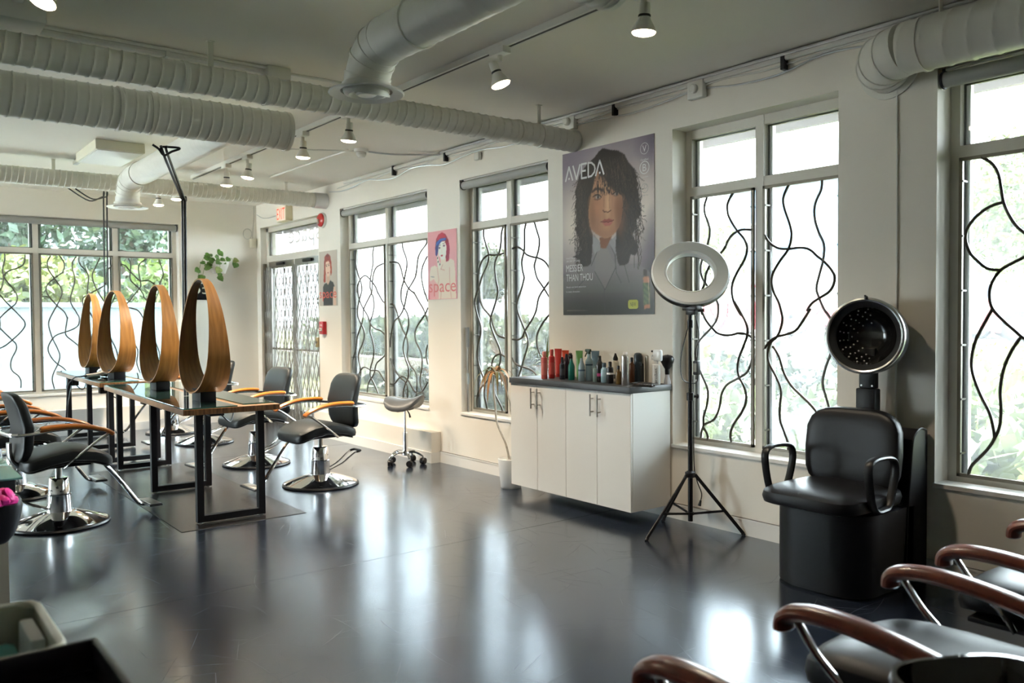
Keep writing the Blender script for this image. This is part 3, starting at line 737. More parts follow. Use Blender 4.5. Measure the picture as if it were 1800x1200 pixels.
# conduits, boxes and cables on the ceiling and the wall head
def wire(name, label, cat, pts, r, m, sub=5, parent=None):
    o = obj(name, MB().tube(spl(pts, sub), r, 6), m, parent)
    if label: tag(o, label, cat)
    return o
cdt = thing('ceiling_conduit', 'white conduit and fittings on the ceiling beside the slim near duct', 'conduit')
obj('pipe', MB().tube([(XL+.05, 5.05, H-.022), (2.02, 5.05, H-.022)], .018, 8), FITW, cdt)
obj('pipe', MB().tube([(XL+.05, 5.00, H-.012), (2.02, 5.00, H-.012)], .009, 8), FITW, cdt)
obj('junction_box', MB().rbox(2.02, 2.17, 4.97, 5.10, H-.075, H, .008), FITW, cdt)
obj('pipe', MB().tube([(2.17, 5.03, H-.016), (2.86, 5.03, H-.016)], .010, 8), FITW, cdt)
for x_ in (.4, 1.45): obj('clip', MB().box(x_-.01, x_+.01, 5.02, 5.08, H-.044, H), FITW, cdt)
jb = thing('junction_box', 'white box with a conduit stub on the ceiling at the top left edge', 'box', (0, 0, 0))
obj('box', MB().rbox(.50, .78, 4.66, 4.90, H-.10, H, .01), FITW, jb)
obj('pipe', MB().tube([(.64, 4.9, H-.03), (.64, 4.98, H-.03)], .016, 8), FITW, jb)
pl = thing('panel_light', 'square white panel light fixed to the ceiling above the far table', 'light')
obj('housing', MB().rbox(1.66, 2.06, 7.86, 8.66, H-.085, H, .006), mat('cream_metal', (.70,.68,.55), .5), pl)
obj('diffuser_panel', MB().box(1.68, 2.04, 7.88, 8.64, H-.09, H-.084), FITW, pl, False)
sp = thing('pipe_bracket', 'short steel bracket hanging below the panel light by the far duct', 'bracket')
obj('bar', MB().box(1.70, 1.74, 8.68, 9.02, H-.05, H-.02), GALV, sp, False); obj('rod', MB().cyl((1.72, 9.0, H-.03), (1.72, 9.0, H), .012), GALV, sp)
cd2 = thing('ceiling_conduit', 'thin conduit running along the ceiling between the track and the window wall', 'conduit')
obj('pipe', MB().tube([(3.60, 8.85, H-.012), (3.59, 7.0, H-.012)], .010, 8), FITW, cd2)
sd = thing('smoke_detector', 'white round smoke detector on the ceiling near the window wall', 'detector', (3.70, 6.95, H))
obj('base', MB().lathe([(.065, 0), (.065, -.025), (.058, -.03), (0, -.031)], 28), FITW, sd)
obj('sensor_head', MB().lathe([(.045, -.03), (.045, -.055), (.03, -.075), (0, -.078)], 28), FITW, sd)
wire('detector_cable', 'grey cable looping from the smoke detector to the window wall', 'cable', [(3.76, 6.93, H-.02), (3.95, 6.85, H-.035), (4.15, 6.75, H-.03), (4.34, 6.62, H-.03)], .008, GALV)
wire('detector_cable', 'grey cable from the smoke detector leading to the track', 'cable', [(3.64, 6.98, H-.02), (3.3, 7.15, H-.02), (2.95, 7.3, H-.02)], .007, FITW)
cw = thing('wall_cables', 'bundle of conduit and cables along the top of the window wall', 'cables')
obj('pipe', MB().tube([(W-.022, YF+.1, H-.03), (W-.022, 8.6, H-.03)], .018, 8), FITW, cw)
obj('pipe', MB().tube([(W-.05, YF+.1, H-.014), (W-.05, 6.6, H-.014)], .010, 8), GALV, cw)
wav = [(W-.012, 9.0-.3*i, H-.085-.018*math.sin(i*1.7)-.01*(i % 3)) for i in range(38)]
obj('cable', MB().tube(spl(wav, 4), .006, 6), GALV, cw)
wav = [(W-.012, 8.8-.3*i, H-.060-.012*math.sin(i*2.3+1)) for i in range(30)]
obj('cable', MB().tube(spl(wav, 4), .006, 6), FITW, cw)
for y_ in (7.5, 6.55, 4.35, 2.95, 1.2): obj('cable_clip', MB().box(W-.045, W-.004, y_-.012, y_+.012, H-.10, H-.005), BLKPL, cw, False)
def wbox(y, z, label, w=.13, h=.12, dep=.05, knob=True):
    t = thing('junction_box', label, 'box', (W, y, z))
    obj('box', MB().rbox(-dep, -.001, -w/2, w/2, -h/2, h/2, .008), FITW, t)
    if knob: obj('cover_knob', MB().lathe([(.030, 0), (.030, .02), (.022, .028), (0, .03)], 20, Matrix.Translation((-dep, 0, 0)) @ Matrix.Rotation(-PI/2, 4, 'Y')), FITW, t)
wbox(3.60, H-.075, 'white junction box under the cables right of the tall portrait poster')
wbox(4.83, H-.058, 'white junction box at the wall end of the slim near duct')
wbox(6.05, H-.13, 'small white box on the wall left of the slim near duct', .07, .07, .04, False)
wire('wall_cable', 'thin white cable running down the pier behind the hooded dryer', 'cable', [(W-.008, 2.275, 2.6), (W-.008, 2.27, 1.8), (W-.008, 2.272, 1.2), (W-.008, 2.27, .8)], .006, FITW)
# black cables that drop from the ceiling to the mirror stations
def drop(label, top, mid, end, spread, loop):
    t = thing('hanging_cables', label, 'cables')
    for k, s in enumerate((-spread, spread)):
        pts = [Vector(top)+Vector((s*2, 0, 0)), Vector(loop)+Vector((s, 0, .02*k)), Vector(mid)+Vector((s, 0, 0)), Vector(mid)+Vector((s+.004, 0, -.05)), Vector(end)+Vector((s, 0, .6)), Vector(end)+Vector((s, 0, 0))]
        obj('cable', MB().tube(spl(pts, 6), .0095 if spread < .012 else .007, 8), BLKPL, t)
    return t
t = drop('pair of thick black cables hanging from the broad duct down behind the nearest mirror', (1.70, 6.02, 2.56), tuple(on(322, 350, 1, 6.62)), (on(323, 450, 1, 6.62).x, 6.62, .792), .010, (1.72, 6.05, 2.50))
obj('loop', MB().tube(spl([(1.62, 6.0, 2.56), (1.66, 6.0, 2.535), (1.70, 6.02, 2.50), (1.75, 6.02, 2.53), (1.80, 6.0, 2.555), (1.74, 6.02, 2.56), (1.68, 6.02, 2.55), (1.69, 6.03, 2.51)], 6), .008, 6), BLKPL, t)
drop('pair of thin black cables hanging from the far duct behind the second mirror', (1.72, 9.20, 2.67), tuple(on(184, 346, 1, 9.56)), (on(185, 450, 1, 9.56).x, 9.56, .792), .016, tuple(on(160, 353, 1, 9.35)))
# ================================================================== TABLES, MIRRORS, CHAIRS
def make_table(label, x, y0, L, wdt, rz, frames, z=.79):
    t = thing('styling_table', label, 'table', (x, y0, 0), rz)
    h = wdt/2
    obj('tabletop', MB().rbox(-h, h, 0, L, z-.048, z-.008, .003), TTOP, t)
    obj('end_grain_edge', MB().box(-h+.001, h-.001, -.0015, .003, z-.046, z-.011), ENDG, t, False)
    for (a, b, u, v) in ((-h+.004, h*.10, .006, L*.99), (h*.30, h-.004, .09, L*.97)):
        for k in range(2):
            p, q = u+(v-u)*k/2+(.004 if k else 0), u+(v-u)*(k+1)/2
            g = obj('glass_panel', MB().rbox(a, b, p, q, z-.0078, z, .0012, 1), TGLASS, t)
            obj('glass_edge', MB().box(a+.002, b-.002, p-.0004, p, z-.007, z-.001).box(a-.0004, a, p, q, z-.007, z-.001).box(b, b+.0004, p, q, z-.007, z-.001), GEDGE, g, False)
    for yf in frames:
        s = .0225; zt = z-.049
        lf = obj('leg', MB().box(-.232, -.187, yf, yf+.05, .012, zt), BLKST, t, False)
        obj('foot', MB().lathe([(.018, 0), (.018, .005), (.007, .007), (.007, .014)], 14, Matrix.Translation((-.21, yf+.025, 0))), STEEL, lf)
        lf = obj('leg', MB().box(.187, .232, yf, yf+.05, .012, zt), BLKST, t, False)
        obj('foot', MB().lathe([(.018, 0), (.018, .005), (.007, .007), (.007, .014)], 14, Matrix.Translation((.21, yf+.025, 0))), STEEL, lf)
        obj('bottom_bar', MB().box(-.187, .187, yf+.001, yf+.049, .012, .055), BLKST, t, False)
        obj('top_plate', MB().box(-.187, .187, yf+.004, yf+.046, zt-.005, zt), BLKST, t, False)
    return t
T1 = make_table('near wooden styling table with glass panels and two oval mirrors', 2.017, 5.66, 2.62, .655, R(-1.9), (.05, 1.30, 2.56))
T2 = make_table('far wooden styling table beyond the near one, against the end window', 2.13, 8.62, 2.34, .64, R(-.8), (.05, 1.05, 2.2))

def hoop_mesh(a, zc, hb, ht, th=.010, n=80):
    # oval band, broad at the foot and narrowing to the crown
    V = []; F = []
    for k in range(n):
        t = 2*PI*k/n; c, s = math.cos(t), math.sin(t); hh = ht if s > 0 else hb
        hw = .098-(hb+hh*s)/(hb+ht)*.070
        for off, x in ((0, -hw), (0, hw), (-th, hw), (-th, -hw)): V.append((x, (a+off)*c, zc+(hh+off)*s))
    for k in range(n):
        l = (k+1) % n
        for i in range(4):
            j = (i+1) % 4; F.append((k*4+i, l*4+i, l*4+j, k*4+j))
    return MB().add(V, F)
def make_mirror(label, x, y, rz, first=[None]):
    if first[0] is None:
        t = thing('oval_mirror', label, 'mirror', (x, y, .79), rz, 'bentwood mirrors on the styling tables')
        # egg-shaped bentwood band standing on a black block
        obj('bentwood_band', hoop_mesh(.373, .345, .285, .535), HOOP, t)
        V = [(-.004, 0, .345)]; n = 72; F = []
        for k in range(n):
            q = 2*PI*k/n; V.append((-.004, .366*math.cos(q), .345+(.528 if math.sin(q) > 0 else .278)*math.sin(q)))
        b = len(V); V += [(.016, p[1], p[2]) for p in V[:b]]
        for k in range(n):
            l = (k+1) % n; F += [(0, 1+k, 1+l), (b, b+1+l, b+1+k), (1+k, b+1+k, b+1+l, 1+l)]
        obj('mirror_glass', MB().add(V, F), MIRROR, t)
        obj('block', MB().rbox(-.055, .055, -.105, .105, .0005, .088, .002), BLKST, t)
        first[0] = t; return t
    return dup(first[0], (x, y, .79), rz, label)
make_mirror('egg-shaped wooden hoop mirror nearest the camera, front end of the near table', 1.978, 6.14, R(-1.9))
make_mirror('egg-shaped wooden hoop mirror second from the camera, back end of the near table', 2.02, 7.40, R(-1.9))
make_mirror('egg-shaped wooden hoop mirror third from the camera, front end of the far table', 2.06, 9.06, R(3.5))
make_mirror('egg-shaped wooden hoop mirror farthest away, back end of the far table', 2.08, 10.22, R(-.8))

def seat_fn(p):
    x = p.x
    w = .040*math.cos((x-.03)/.27*PI*.5*1.25)-.030*max(0, x/.27)**2-.012
    return Vector((p.x, p.y, p.z+w))
def back_fn(p):
    return Vector((p.x-.10*(p.z+.22)*.9-.18*(p.y*p.y)*(-1)*.6+.05*math.sin((p.z+.22)/.44*PI), p.y, p.z))
def make_chair(label, group, first=[None]):
    t = thing('styling_chair', label, 'chair', (0, 0, 0), 0, group)
    b = obj('base_disc', MB().lathe([(.305, 0.002), (.312, .008), (.306, .018), (.296, .022)], 48, cap=False).lathe([(.0, .001), (.304, .002)], 48), BLKPL, t)
    obj('chrome_dome', MB().lathe([(.298, .021), (.270, .033), (.17, .068), (.105, .088), (.085, .092), (0, .092)], 48), CHROME, b)
    c = obj('hydraulic_column', MB().lathe([(.079, .09), (.073, .20), (.074, .203), (.068, .208), (.062, .310), (.056, .318), (.02, .32)], 32), CHROME, t)
    obj('piston', MB().lathe([(.021, .315), (.021, .405)], 20), STEEL, c)
    obj('seat_plate', MB().rbox(-.15, .17, -.13, .13, .398, .412, .004), BLKST, t)
    s = obj('seat', MB().pad(.275, .245, .048, .45, .38, 36, fn=seat_fn, M=Matrix.Translation((.03, 0, .462))), VINYLG, t)
    obj('seat_underside', MB().pad(.255, .225, .012, .5, .38, 32, fn=seat_fn, M=Matrix.Translation((.03, 0, .418))), BLKPL, s)
    bk = obj('backrest', MB().pad(.036, .215, .225, .42, .36, 32, fn=back_fn, M=Matrix.Translation((-.245, 0, .685))), VINYLG, t)
    obj('back_bracket', MB().tube(spl([(-.14, 0, .408), (-.235, 0, .42), (-.285, 0, .48), (-.29, 0, .58)], 5), .016, 8, flat=(1, 2.2)), STEEL, bk)
    # chrome bow: seat side up to the arm tip, back under the wooden pad and round the backrest
    for sy in (-1, 1):
        y = .262*sy
        ar = obj('arm_bow', MB().tube(spl([(-.03, y*.93, .415), (.02, y*.98, .455), (.11, y, .525), (.20, y, .590), (.255, y, .622), (.20, y, .640), (.08, y, .668), (-.08, y, .668), (-.20, y, .655), (-.285, y*.93, .652)], 5), .0095, 8, flat=(1, 1.5)), CHROME, t)
        pts = [(.278, y, .608), (.23, y, .640), (.13, y, .672), (.02, y, .688), (-.10, y, .688), (-.165, y, .682)]
        obj('arm_pad', MB().tube(spl(pts, 5), [.013]+[.0185]*24+[.013], 12, flat=(.85, 1.35)), ORANGE, ar)
    obj('back_band', MB().tube(spl([(-.285, -.244, .652), (-.325, -.18, .650), (-.335, 0, .650), (-.325, .18, .650), (-.285, .244, .652)], 6), .008, 8, flat=(1.6, .6)), CHROME, t)
    fr = obj('footrest_bar', MB().tube(spl([(.24, 0, .405), (.30, 0, .36), (.42, 0, .20), (.50, 0, .085), (.535, 0, .055), (.58, 0, .050)], 5), .014, 10), CHROME, t)
    obj('footplate', MB().rbox(.545, .640, -.135, .135, .046, .064, .008, M=Matrix.Translation((0, 0, 0))), BLKPL, fr)
    obj('footplate_top', MB().rbox(.555, .630, -.125, .125, .0635, .069, .003), STEEL, fr)
    pd = obj('pump_pedal', MB().tube(spl([(-.07, .03, .115), (-.18, .04, .16), (-.29, .05, .235), (-.345, .055, .245), (-.35, .0, .247), (-.345, -.055, .245), (-.29, -.05, .235), (-.18, -.04, .16), (-.07, -.03, .115)], 4), .0065, 8), CHROME, t)
    obj('pedal_grip', MB().tube(spl([(-.31, .055, .242), (-.35, .05, .249), (-.353, 0, .249), (-.35, -.05, .249), (-.31, -.055, .242)], 4), .010, 8), BLKPL, pd)
    first[0] = t; return t
RG, LG = 'salon chairs on the window side of the tables', 'salon chairs on the left side of the tables'
ch = make_chair('black salon chair with orange wooden arms, nearest on the window side of the tables', RG)
ch.location = (3.03, 6.47, 0); ch.rotation_euler = (0, 0, R(183))
dup(ch, (2.99, 7.78, 0), R(186), 'black salon chair with orange arms, second on the window side, before the door gate', RG)
dup(ch, (3.06, 9.50, 0), R(180), 'black salon chair mostly hidden behind the nearest mirror, third on the window side', RG)
dup(ch, (3.04, 10.62, 0), R(170), 'black salon chair farthest on the window side, only its chrome base clearly showing', RG)
dup(ch, (1.07, 6.36, 0), R(4), 'black salon chair with orange wooden arms, nearest of the row at the left edge', LG)
dup(ch, (.98, 7.62, 0), R(2), 'black salon chair second in the left row, half hidden by the nearest one', LG)
dup(ch, (.98, 9.02, 0), R(2), 'black salon chair third of the row at the left edge, mostly arms showing', LG)
dup(ch, (.96, 10.15, 0), R(0), 'black salon chair farthest of the row at the left edge, only arm tips showing', LG)

# power boxes below the tables, the hair dryer and its cord
def pbox(x, y, z, label):
    t = thing('power_box', label, 'power box', (x, y, z))
    obj('box', MB().rbox(-.055, .055, -.045, .045, -.075, 0, .006), BLKPL, t); obj('plug', MB().rbox(-.015, .015, -.075, -.045, -.055, -.02, .004), BLKPL, t)
    obj('bracket', MB().box(-.012, .012, -.012, .012, 0, .012), BLKST, t, False)
    obj('cord', MB().tube(spl([(0, -.07, -.04), (.03, -.10, -.08), (.08, -.09, -.12), (.12, -.04, -.08), (.14, 0, -.01)], 5), .005, 6), BLKPL, t)
pbox(1.98, 7.62, .727, 'black power box under the near table, between its back legs')
pbox(2.13, 6.36, .727, 'black power box under the near table, below the nearest mirror')
pbox(1.95, 9.05, .727, 'black power box under the front of the far table')
pbox(1.90, 10.35, .727, 'black power box under the back corner of the far table')
hdz = thing('hair_dryer', 'chrome and cream hair dryer lying on the far table', 'hair dryer', (2.03, 9.42, .836), R(200))
obj('barrel', MB().lathe([(.020, -.12), (.034, -.11), (.040, -.03), (.042, .05), (.036, .08), (.0, .082)], 24, Matrix.Rotation(PI/2, 4, 'X')), CHROME, hdz)
obj('handle', MB().tube([(.03, .02, -.005), (.10, .02, -.012), (.21, .02, -.020)], [.020, .017, .015], 12), mat('cream_plastic', (.62,.55,.45), .35), hdz)
obj('air_intake', MB().lathe([(.030, .0825), (.0, .0835)], 20, Matrix.Rotation(PI/2, 4, 'X')), BLKPL, hdz)
obj('cord_relief', MB().tube([(.21, .02, -.02), (.27, .02, -.024)], [.011, .007], 8), BLKPL, hdz)
Mi = (Matrix.Translation((2.03, 9.42, .836)) @ Matrix.Rotation(R(200), 4, 'Z')).inverted()
cdp = [(1.78, 9.31, .812), (1.745, 9.34, .806), (1.725, 9.40, .78), (1.70, 9.5, .70), (1.70, 9.6, .45), (1.72, 9.75, .30), (1.78, 9.95, .5), (1.86, 10.2, .66)]
obj('power_cord', MB().tube(spl([Mi @ Vector(q) for q in cdp], 5), .006, 6), BLKPL, hdz)
fm = tag(obj('floor_mat', MB().rbox(1.64, 2.50, 5.58, 8.3, .0005, .003, .001, 1), mat('brown_black_mat', (.013,.012,.013), .27, spec=.75, noise=.2, nscale=3)), 'thin brownish-black mat on the floor under the near styling table', 'mat')
# ================================================================== CABINET AND PRODUCTS
cb = thing('wall_cabinet', 'white gloss wall-hung cabinet with four doors and a dark top', 'cabinet', (0, 0, 0))
CX, CY0, CY1, CZ0, CZ1 = 3.985, 3.842, 5.118, .088, .872
obj('body', MB().box(CX+.02, W-.016, CY0, CY1, CZ0, CZ1), WHITEGL, cb, False)
obj('counter_top', MB().rbox(CX-.012, W-.002, CY0-.004, CY1+.004, CZ1, CZ1+.042, .003), COUNTER, cb)
dw = (CY1-CY0)/4
for k in range(4):
    y0 = CY0+k*dw
    dr = obj('door', MB().rbox(CX, CX+.019, y0+.0015, y0+dw-.0015, CZ0, CZ1-.002, .0015, 1), WHITEGL, cb, ang=20)
    hy = y0+(dw-.035 if k % 2 == 0 else .035)
    hm = MB().tube([(CX-.032, hy, CZ1-.175), (CX-.032, hy, CZ1-.025)], .006, 10)
    for z_ in (CZ1-.145, CZ1-.055): hm.tube([(CX-.032, hy, z_), (CX, hy, z_)], .0045, 8)
    obj('handle', hm, STEEL, dr)
CT = CZ1+.042
def P_(n, c, r=.35, m=0.0, coat=.2): return mat(n, c, r, m, coat=coat)
CREAM = P_('label_cream', (.75,.70,.60)); BLKCAP = P_('black_cap', (.012,.012,.014))
def at_counter(px, py): return on(px, py, 2, CT)
def bottle(label, px, py, prof, c, cap=None, capprof=None, extra=None, name='bottle', cat='bottle', rough=.3, metal=0.0, lab=None, n=20, sy=1.0):
    q = at_counter(px, py)
    t = thing(name, label, cat, (q.x, q.y, CT+.0005), 0, 'hair products on the cabinet top')
    bm = P_(label[:18].replace(' ', '_')+'_plastic', c, rough, metal)
    S = Matrix.Diagonal((1, sy, 1, 1))
    obj('bottle_body', MB().lathe(prof, n, S), bm, t)
    if capprof: obj('cap', MB().lathe(capprof, n, S), P_('cap_'+label[:14].replace(' ', '_'), cap, .35), t)
    if lab:
        zz0, zz1, rl, lc = lab
        obj('label_band', MB().lathe([(rl, zz0), (rl, zz1)], n, S, cap=False), P_('label_'+label[:14].replace(' ', '_'), lc, .5), t)
    if extra: extra(t)
    return t
def cylp(r, h, e=.006): return [(0, 0), (r-.002, 0), (r, .003), (r, h-e), (r-e*.7, h-e*.2), (r*.5, h)]
def spray(r, h, sh): return [(0, 0), (r-.002, 0), (r, .003), (r, h), (r*.92, h+.012), (r*.52, h+sh), (r*.50, h+sh+.01)]
def capc(r, z0, z1): return [(r*.98, z0), (r, z0+.003), (r, z1-.006), (r*.8, z1), (0, z1)]
def pumptop(z, c, side=1):
    def f(t):
        obj('pump', MB().cyl((0, 0, z), (0, 0, z+.020), .004, 8).rbox(-.008, .008, -.008, .026, z+.018, z+.030, .004), P_('pump_black', c, .35), t)
    return f
def trigger(z, c):
    def f(t):
        g = obj('trigger_head', MB().rbox(-.010, .010, -.018, .034, z+.012, z+.034, .006).cyl((0, 0, z-.002), (0, 0, z+.015), .013, 12), P_('trigger_head', c, .4), t)
        obj('trigger_lever', MB().tube(spl([(0, .018, z+.012), (0, .030, z-.005), (0, .040, z-.022)], 4), .0045, 6), P_('trigger_lever', c, .4), g)
    return f
def tube_thing(label, px, py, w, h, c, capc_, rz=.5, lab=None):
    # standing squeeze tube: round cap below, flat crimped top
    q = at_counter(px, py)
    t = thing('tube', label, 'tube', (q.x, q.y, CT+.0005), rz, 'hair products on the cabinet top')
    n = 20; V = []; F = []
    for i in range(8):
        u = i/7; z = .022+(h-.022)*u
        for k in range(n):
            a = 2*PI*k/n; V.append((w*.40*(1-u)*math.sin(a)+.0015*math.sin(a), w*(.40*(1-u)+.5*u)*math.cos(a), z))
    for i in range(7):
        for k in range(n):
            l = (k+1) % n; F.append((i*n+k, i*n+l, (i+1)*n+l, (i+1)*n+k))
    F.append(tuple(range(n))[::-1]); F.append(tuple(7*n+k for k in range(n)))
    obj('tube_body', MB().add(V, F), P_('tube_'+label[:14].replace(' ', '_'), c, .35), t)
    obj('crimp', MB().box(-.0018, .0018, -w*.5, w*.5, h, h+.012), P_('crimp_'+label[:14].replace(' ', '_'), c, .4), t, False)
    obj('cap', MB().lathe(capc(w*.38, 0, .024), 20), P_('tubecap_'+label[:14].replace(' ', '_'), capc_, .35), t)
    return t
bottle('salmon pink spray bottle at the left end of the cabinet top', 957, 665.5, spray(.024, .150, .014), (.62,.13,.11), (.72,.25,.22), capc(.0155, .172, .205), lab=(.03, .12, .0243, (.66,.19,.16)))
bottle('red spray bottle second from the left on the cabinet top', 970, 664.5, spray(.024, .150, .02), (.55,.045,.045), (.58,.08,.07), capc(.0135, .178, .218), lab=(.03, .12, .0243, (.60,.10,.09)))
tube_thing('tall red squeeze tube third from the left on the cabinet top', 981.5, 662, .058, .205, (.52,.04,.03), (.45,.03,.03))
tube_thing('orange-red squeeze tube behind the dark navy bottles', 994, 661, .056, .190, (.62,.09,.04), (.5,.05,.04))
bottle('dark navy pump bottle in front of the red tubes', 988.5, 666.5, spray(.021, .100, .02), (.018,.020,.034), (.012,.012,.016), capc(.010, .128, .165), lab=(.03, .08, .0213, (.06,.06,.08)))
bottle('near-black burgundy pointed bottle right of the navy pump bottle', 996, 665, spray(.024, .125, .035), (.025,.010,.022), (.012,.01,.014), capc(.010, .168, .185))
bottle('slim black bottle with square shoulders behind the small teal bottle', 1004, 661, cylp(.026, .17), (.014,.014,.018), (.02,.02,.024), capc(.02, .168, .18))
bottle('dark burgundy cylinder bottle left of the green tube', 1010.5, 660, cylp(.024, .168), (.045,.016,.026), (.02,.01,.014), capc(.018, .165, .178))
bottle('small teal green conical spray bottle in the front row', 1004.5, 667.5, spray(.024, .095, .035), (.010,.16,.125), (.008,.11,.09), capc(.0105, .135, .155))
tube_thing('green squeeze tube with a dark top band', 1018.5, 666.5, .054, .200, (.12,.30,.08), (.05,.16,.05))
bottle('pale blue-grey spray bottle in the front row with a dark band', 1022.5, 669.5, spray(.025, .100, .035), (.26,.36,.42), (.30,.40,.45), capc(.0105, .14, .165), lab=(.072, .084, .0254, (.05,.10,.17)))
bottle('tall blue-grey spray bottle with a black trigger top', 1035.5, 669, spray(.027, .135, .03), (.22,.33,.39), (.25,.36,.42), capc(.014, .168, .195), lab=(.110, .122, .0274, (.02,.06,.10)), extra=trigger(.195, (.015,.04,.02)))
tube_thing('slate blue squeeze tube behind the trigger bottle', 1046.5, 666.5, .062, .198, (.13,.20,.25), (.08,.13,.17))
bottle('short grey-green bottle between the slate tube and the black printed bottle', 1047, 671, cylp(.020, .098), (.20,.28,.27), (.16,.22,.22), capc(.012, .096, .11))
bottle('black conical spray bottle with a pink printed mark', 1054, 671, spray(.026, .115, .035), (.018,.018,.020), (.014,.014,.015), capc(.0125, .155, .185), lab=(.04, .062, .0264, (.45,.05,.20)))
bottle('light blue bottle with a dark flip cap', 1062, 672.5, spray(.023, .085, .022), (.30,.47,.58), (.05,.08,.11), capc(.015, .11, .140), lab=(.045, .075, .0234, (.36,.53,.63)))
bottle('black bottle with a small white label and pump', 1072.5, 673.5, spray(.024, .098, .015), (.016,.016,.018), (.014,.014,.015), capc(.012, .118, .150), lab=(.062, .074, .0244, (.72,.72,.70)))
bottle('cream bottle with a black pointed pump', 1082, 670, spray(.026, .130, .016), (.68,.63,.52), (.012,.012,.013), [(.018, .15), (.018, .165), (.008, .19), (.006, .20), (0, .20)], lab=(.02, .05, .0264, (.05,.05,.05)))
bottle('small amber serum bottle with a dark dropper cap', 1087, 675.5, spray(.020, .075, .018), (.13,.075,.020), (.012,.012,.013), capc(.010, .096, .128))
bottle('tall silver aerosol can in the middle of the row', 1099, 676, cylp(.0275, .205, .014), (.66,.64,.62), (.75,.73,.70), capc(.016, .200, .222), rough=.25, metal=.85)
bottle('dark amber bottle with a black pump behind the silver aerosol can', 1110.5, 672, spray(.022, .115, .02), (.09,.035,.014), (.012,.012,.013), capc(.011, .138, .175))
bottle('dark slate aerosol can with a domed cap', 1121.5, 671, cylp(.030, .150), (.040,.062,.080), (.028,.045,.058), [(.0302, .148), (.0302, .185), (.024, .20), (.010, .206), (0, .206)])
bottle('grey printed canister low behind the champagne aerosol can', 1131.5, 670.5, cylp(.022, .12), (.08,.085,.085), (.05,.05,.05), capc(.021, .118, .130))
bottle('frosted white spray bottle at the back near the champagne can', 1130, 664, cylp(.028, .19), (.58,.60,.56), (.62,.64,.60), capc(.026, .19, .235), rough=.4)
bottle('champagne silver aerosol can right of the slate can', 1140.5, 671, cylp(.0275, .195, .012), (.60,.56,.47), (.72,.70,.66), capc(.017, .19, .212), rough=.28, metal=.7)
def prodtxt(t):
    # the word "product" printed up the side that faces the room
    q = t.location; a = math.atan2(-(C0.y-q.y), -(C0.x-q.x))
    n = Vector((C0.x-q.x, C0.y-q.y, 0)).normalized(); s = Vector((0,0,1)).cross(n)
    M = Matrix((( -0, 0, 0, 0),)*4) if False else Matrix.Identity(4)
    zax = n; xax = Vector((0,0,1)); yax = zax.cross(xax)
    M = Matrix((xax, yax, zax)).transposed().to_4x4(); M.translation = n*.0296
    lettering('lettering', 'product.', P_('print_black', (.02,.02,.02), .5), t, .010, -.010, .105, .022, M)
    obj('sprayer_neck', MB().cyl((0, 0, .135), (0, 0, .160), .014, 14), P_('sprayer_white', (.78,.80,.80), .35), t)
    g = obj('sprayer_head', MB().add(*(lambda r: (r.v, r.f))(MB().rbox(-.014, .014, -.05, .022, .158, .235, .010))), P_('sprayer_head_white', (.74,.77,.78), .35), t)
    obj('nozzle', MB().cyl((0, .02, .222), (0, .040, .224), .007, 10), BLKCAP, g)
    obj('trigger_lever', MB().tube(spl([(0, .022, .205), (0, .040, .185), (0, .036, .165)], 4), .005, 6), P_('lever_white', (.74,.77,.78), .35), g)
bottle('white spray bottle lettered down its side next to the brush', 1153.5, 675.5, cylp(.029, .138), (.76,.76,.74), extra=prodtxt)
q = at_counter(1173, 675)
br = thing('neck_brush', 'black round brush with clear handle standing at the right end of the cabinet top', 'brush', (q.x, q.y, CT+.0005))
obj('handle', MB().lathe([(0, 0), (.021, 0), (.023, .006), (.020, .03), (.013, .055), (.014, .07)], 8), mat('clear_acrylic', (.55,.56,.60), .08, spec=.8), br)
obj('ferrule', MB().lathe([(.0145, .066), (.0155, .07), (.0165, .10), (.016, .104)], 20), BLKPL, br)
bm_ = MB(); rng = random.Random(3)
bm_.lathe([(.015, .10), (.030, .125), (.043, .150), (.047, .165), (.043, .182), (.030, .193), (.012, .198), (0, .199)], 36)
for k in range(150):
    a = rng.random()*2*PI; s = rng.random()**.5
    tip = Vector((.0485*s*math.cos(a), .0485*s*math.sin(a), .168+.034*(1-s*s)**.5)); base = Vector((.013*s*math.cos(a), .013*s*math.sin(a), .102))
    bm_.tube([base, tip], [.0012, .0006], 3)
obj('bristles', bm_, BLKPL, br)
q = at_counter(1128, 680)
tr = thing('accessory_tray', 'low clear-lidded tray of dark hair clips at the front of the cabinet top', 'tray', (q.x+.03, q.y, CT+.0005), R(92))
obj('tray_base', MB().rbox(-.085, .085, -.030, .030, 0, .006, .003), BLKPL, tr)
obj('tray_rim', MB().tube(spl([(-.085, -.03, .022), (.085, -.03, .022), (.085, .03, .022), (-.085, .03, .022)], 1, True), .0025, 6, True), BLKST, tr)
for k in range(7):
    x = -.068+k*.022
    obj('hair_clip', MB().tube(spl([(x, -.022, .009), (x+.010, -.008, .014), (x+.004, .010, .011), (x+.014, .022, .013)], 3), .0042, 6), mat('clip_%d' % k, [(.05,.03,.02), (.02,.02,.02), (.10,.06,.05)][k % 3], .3), tr)

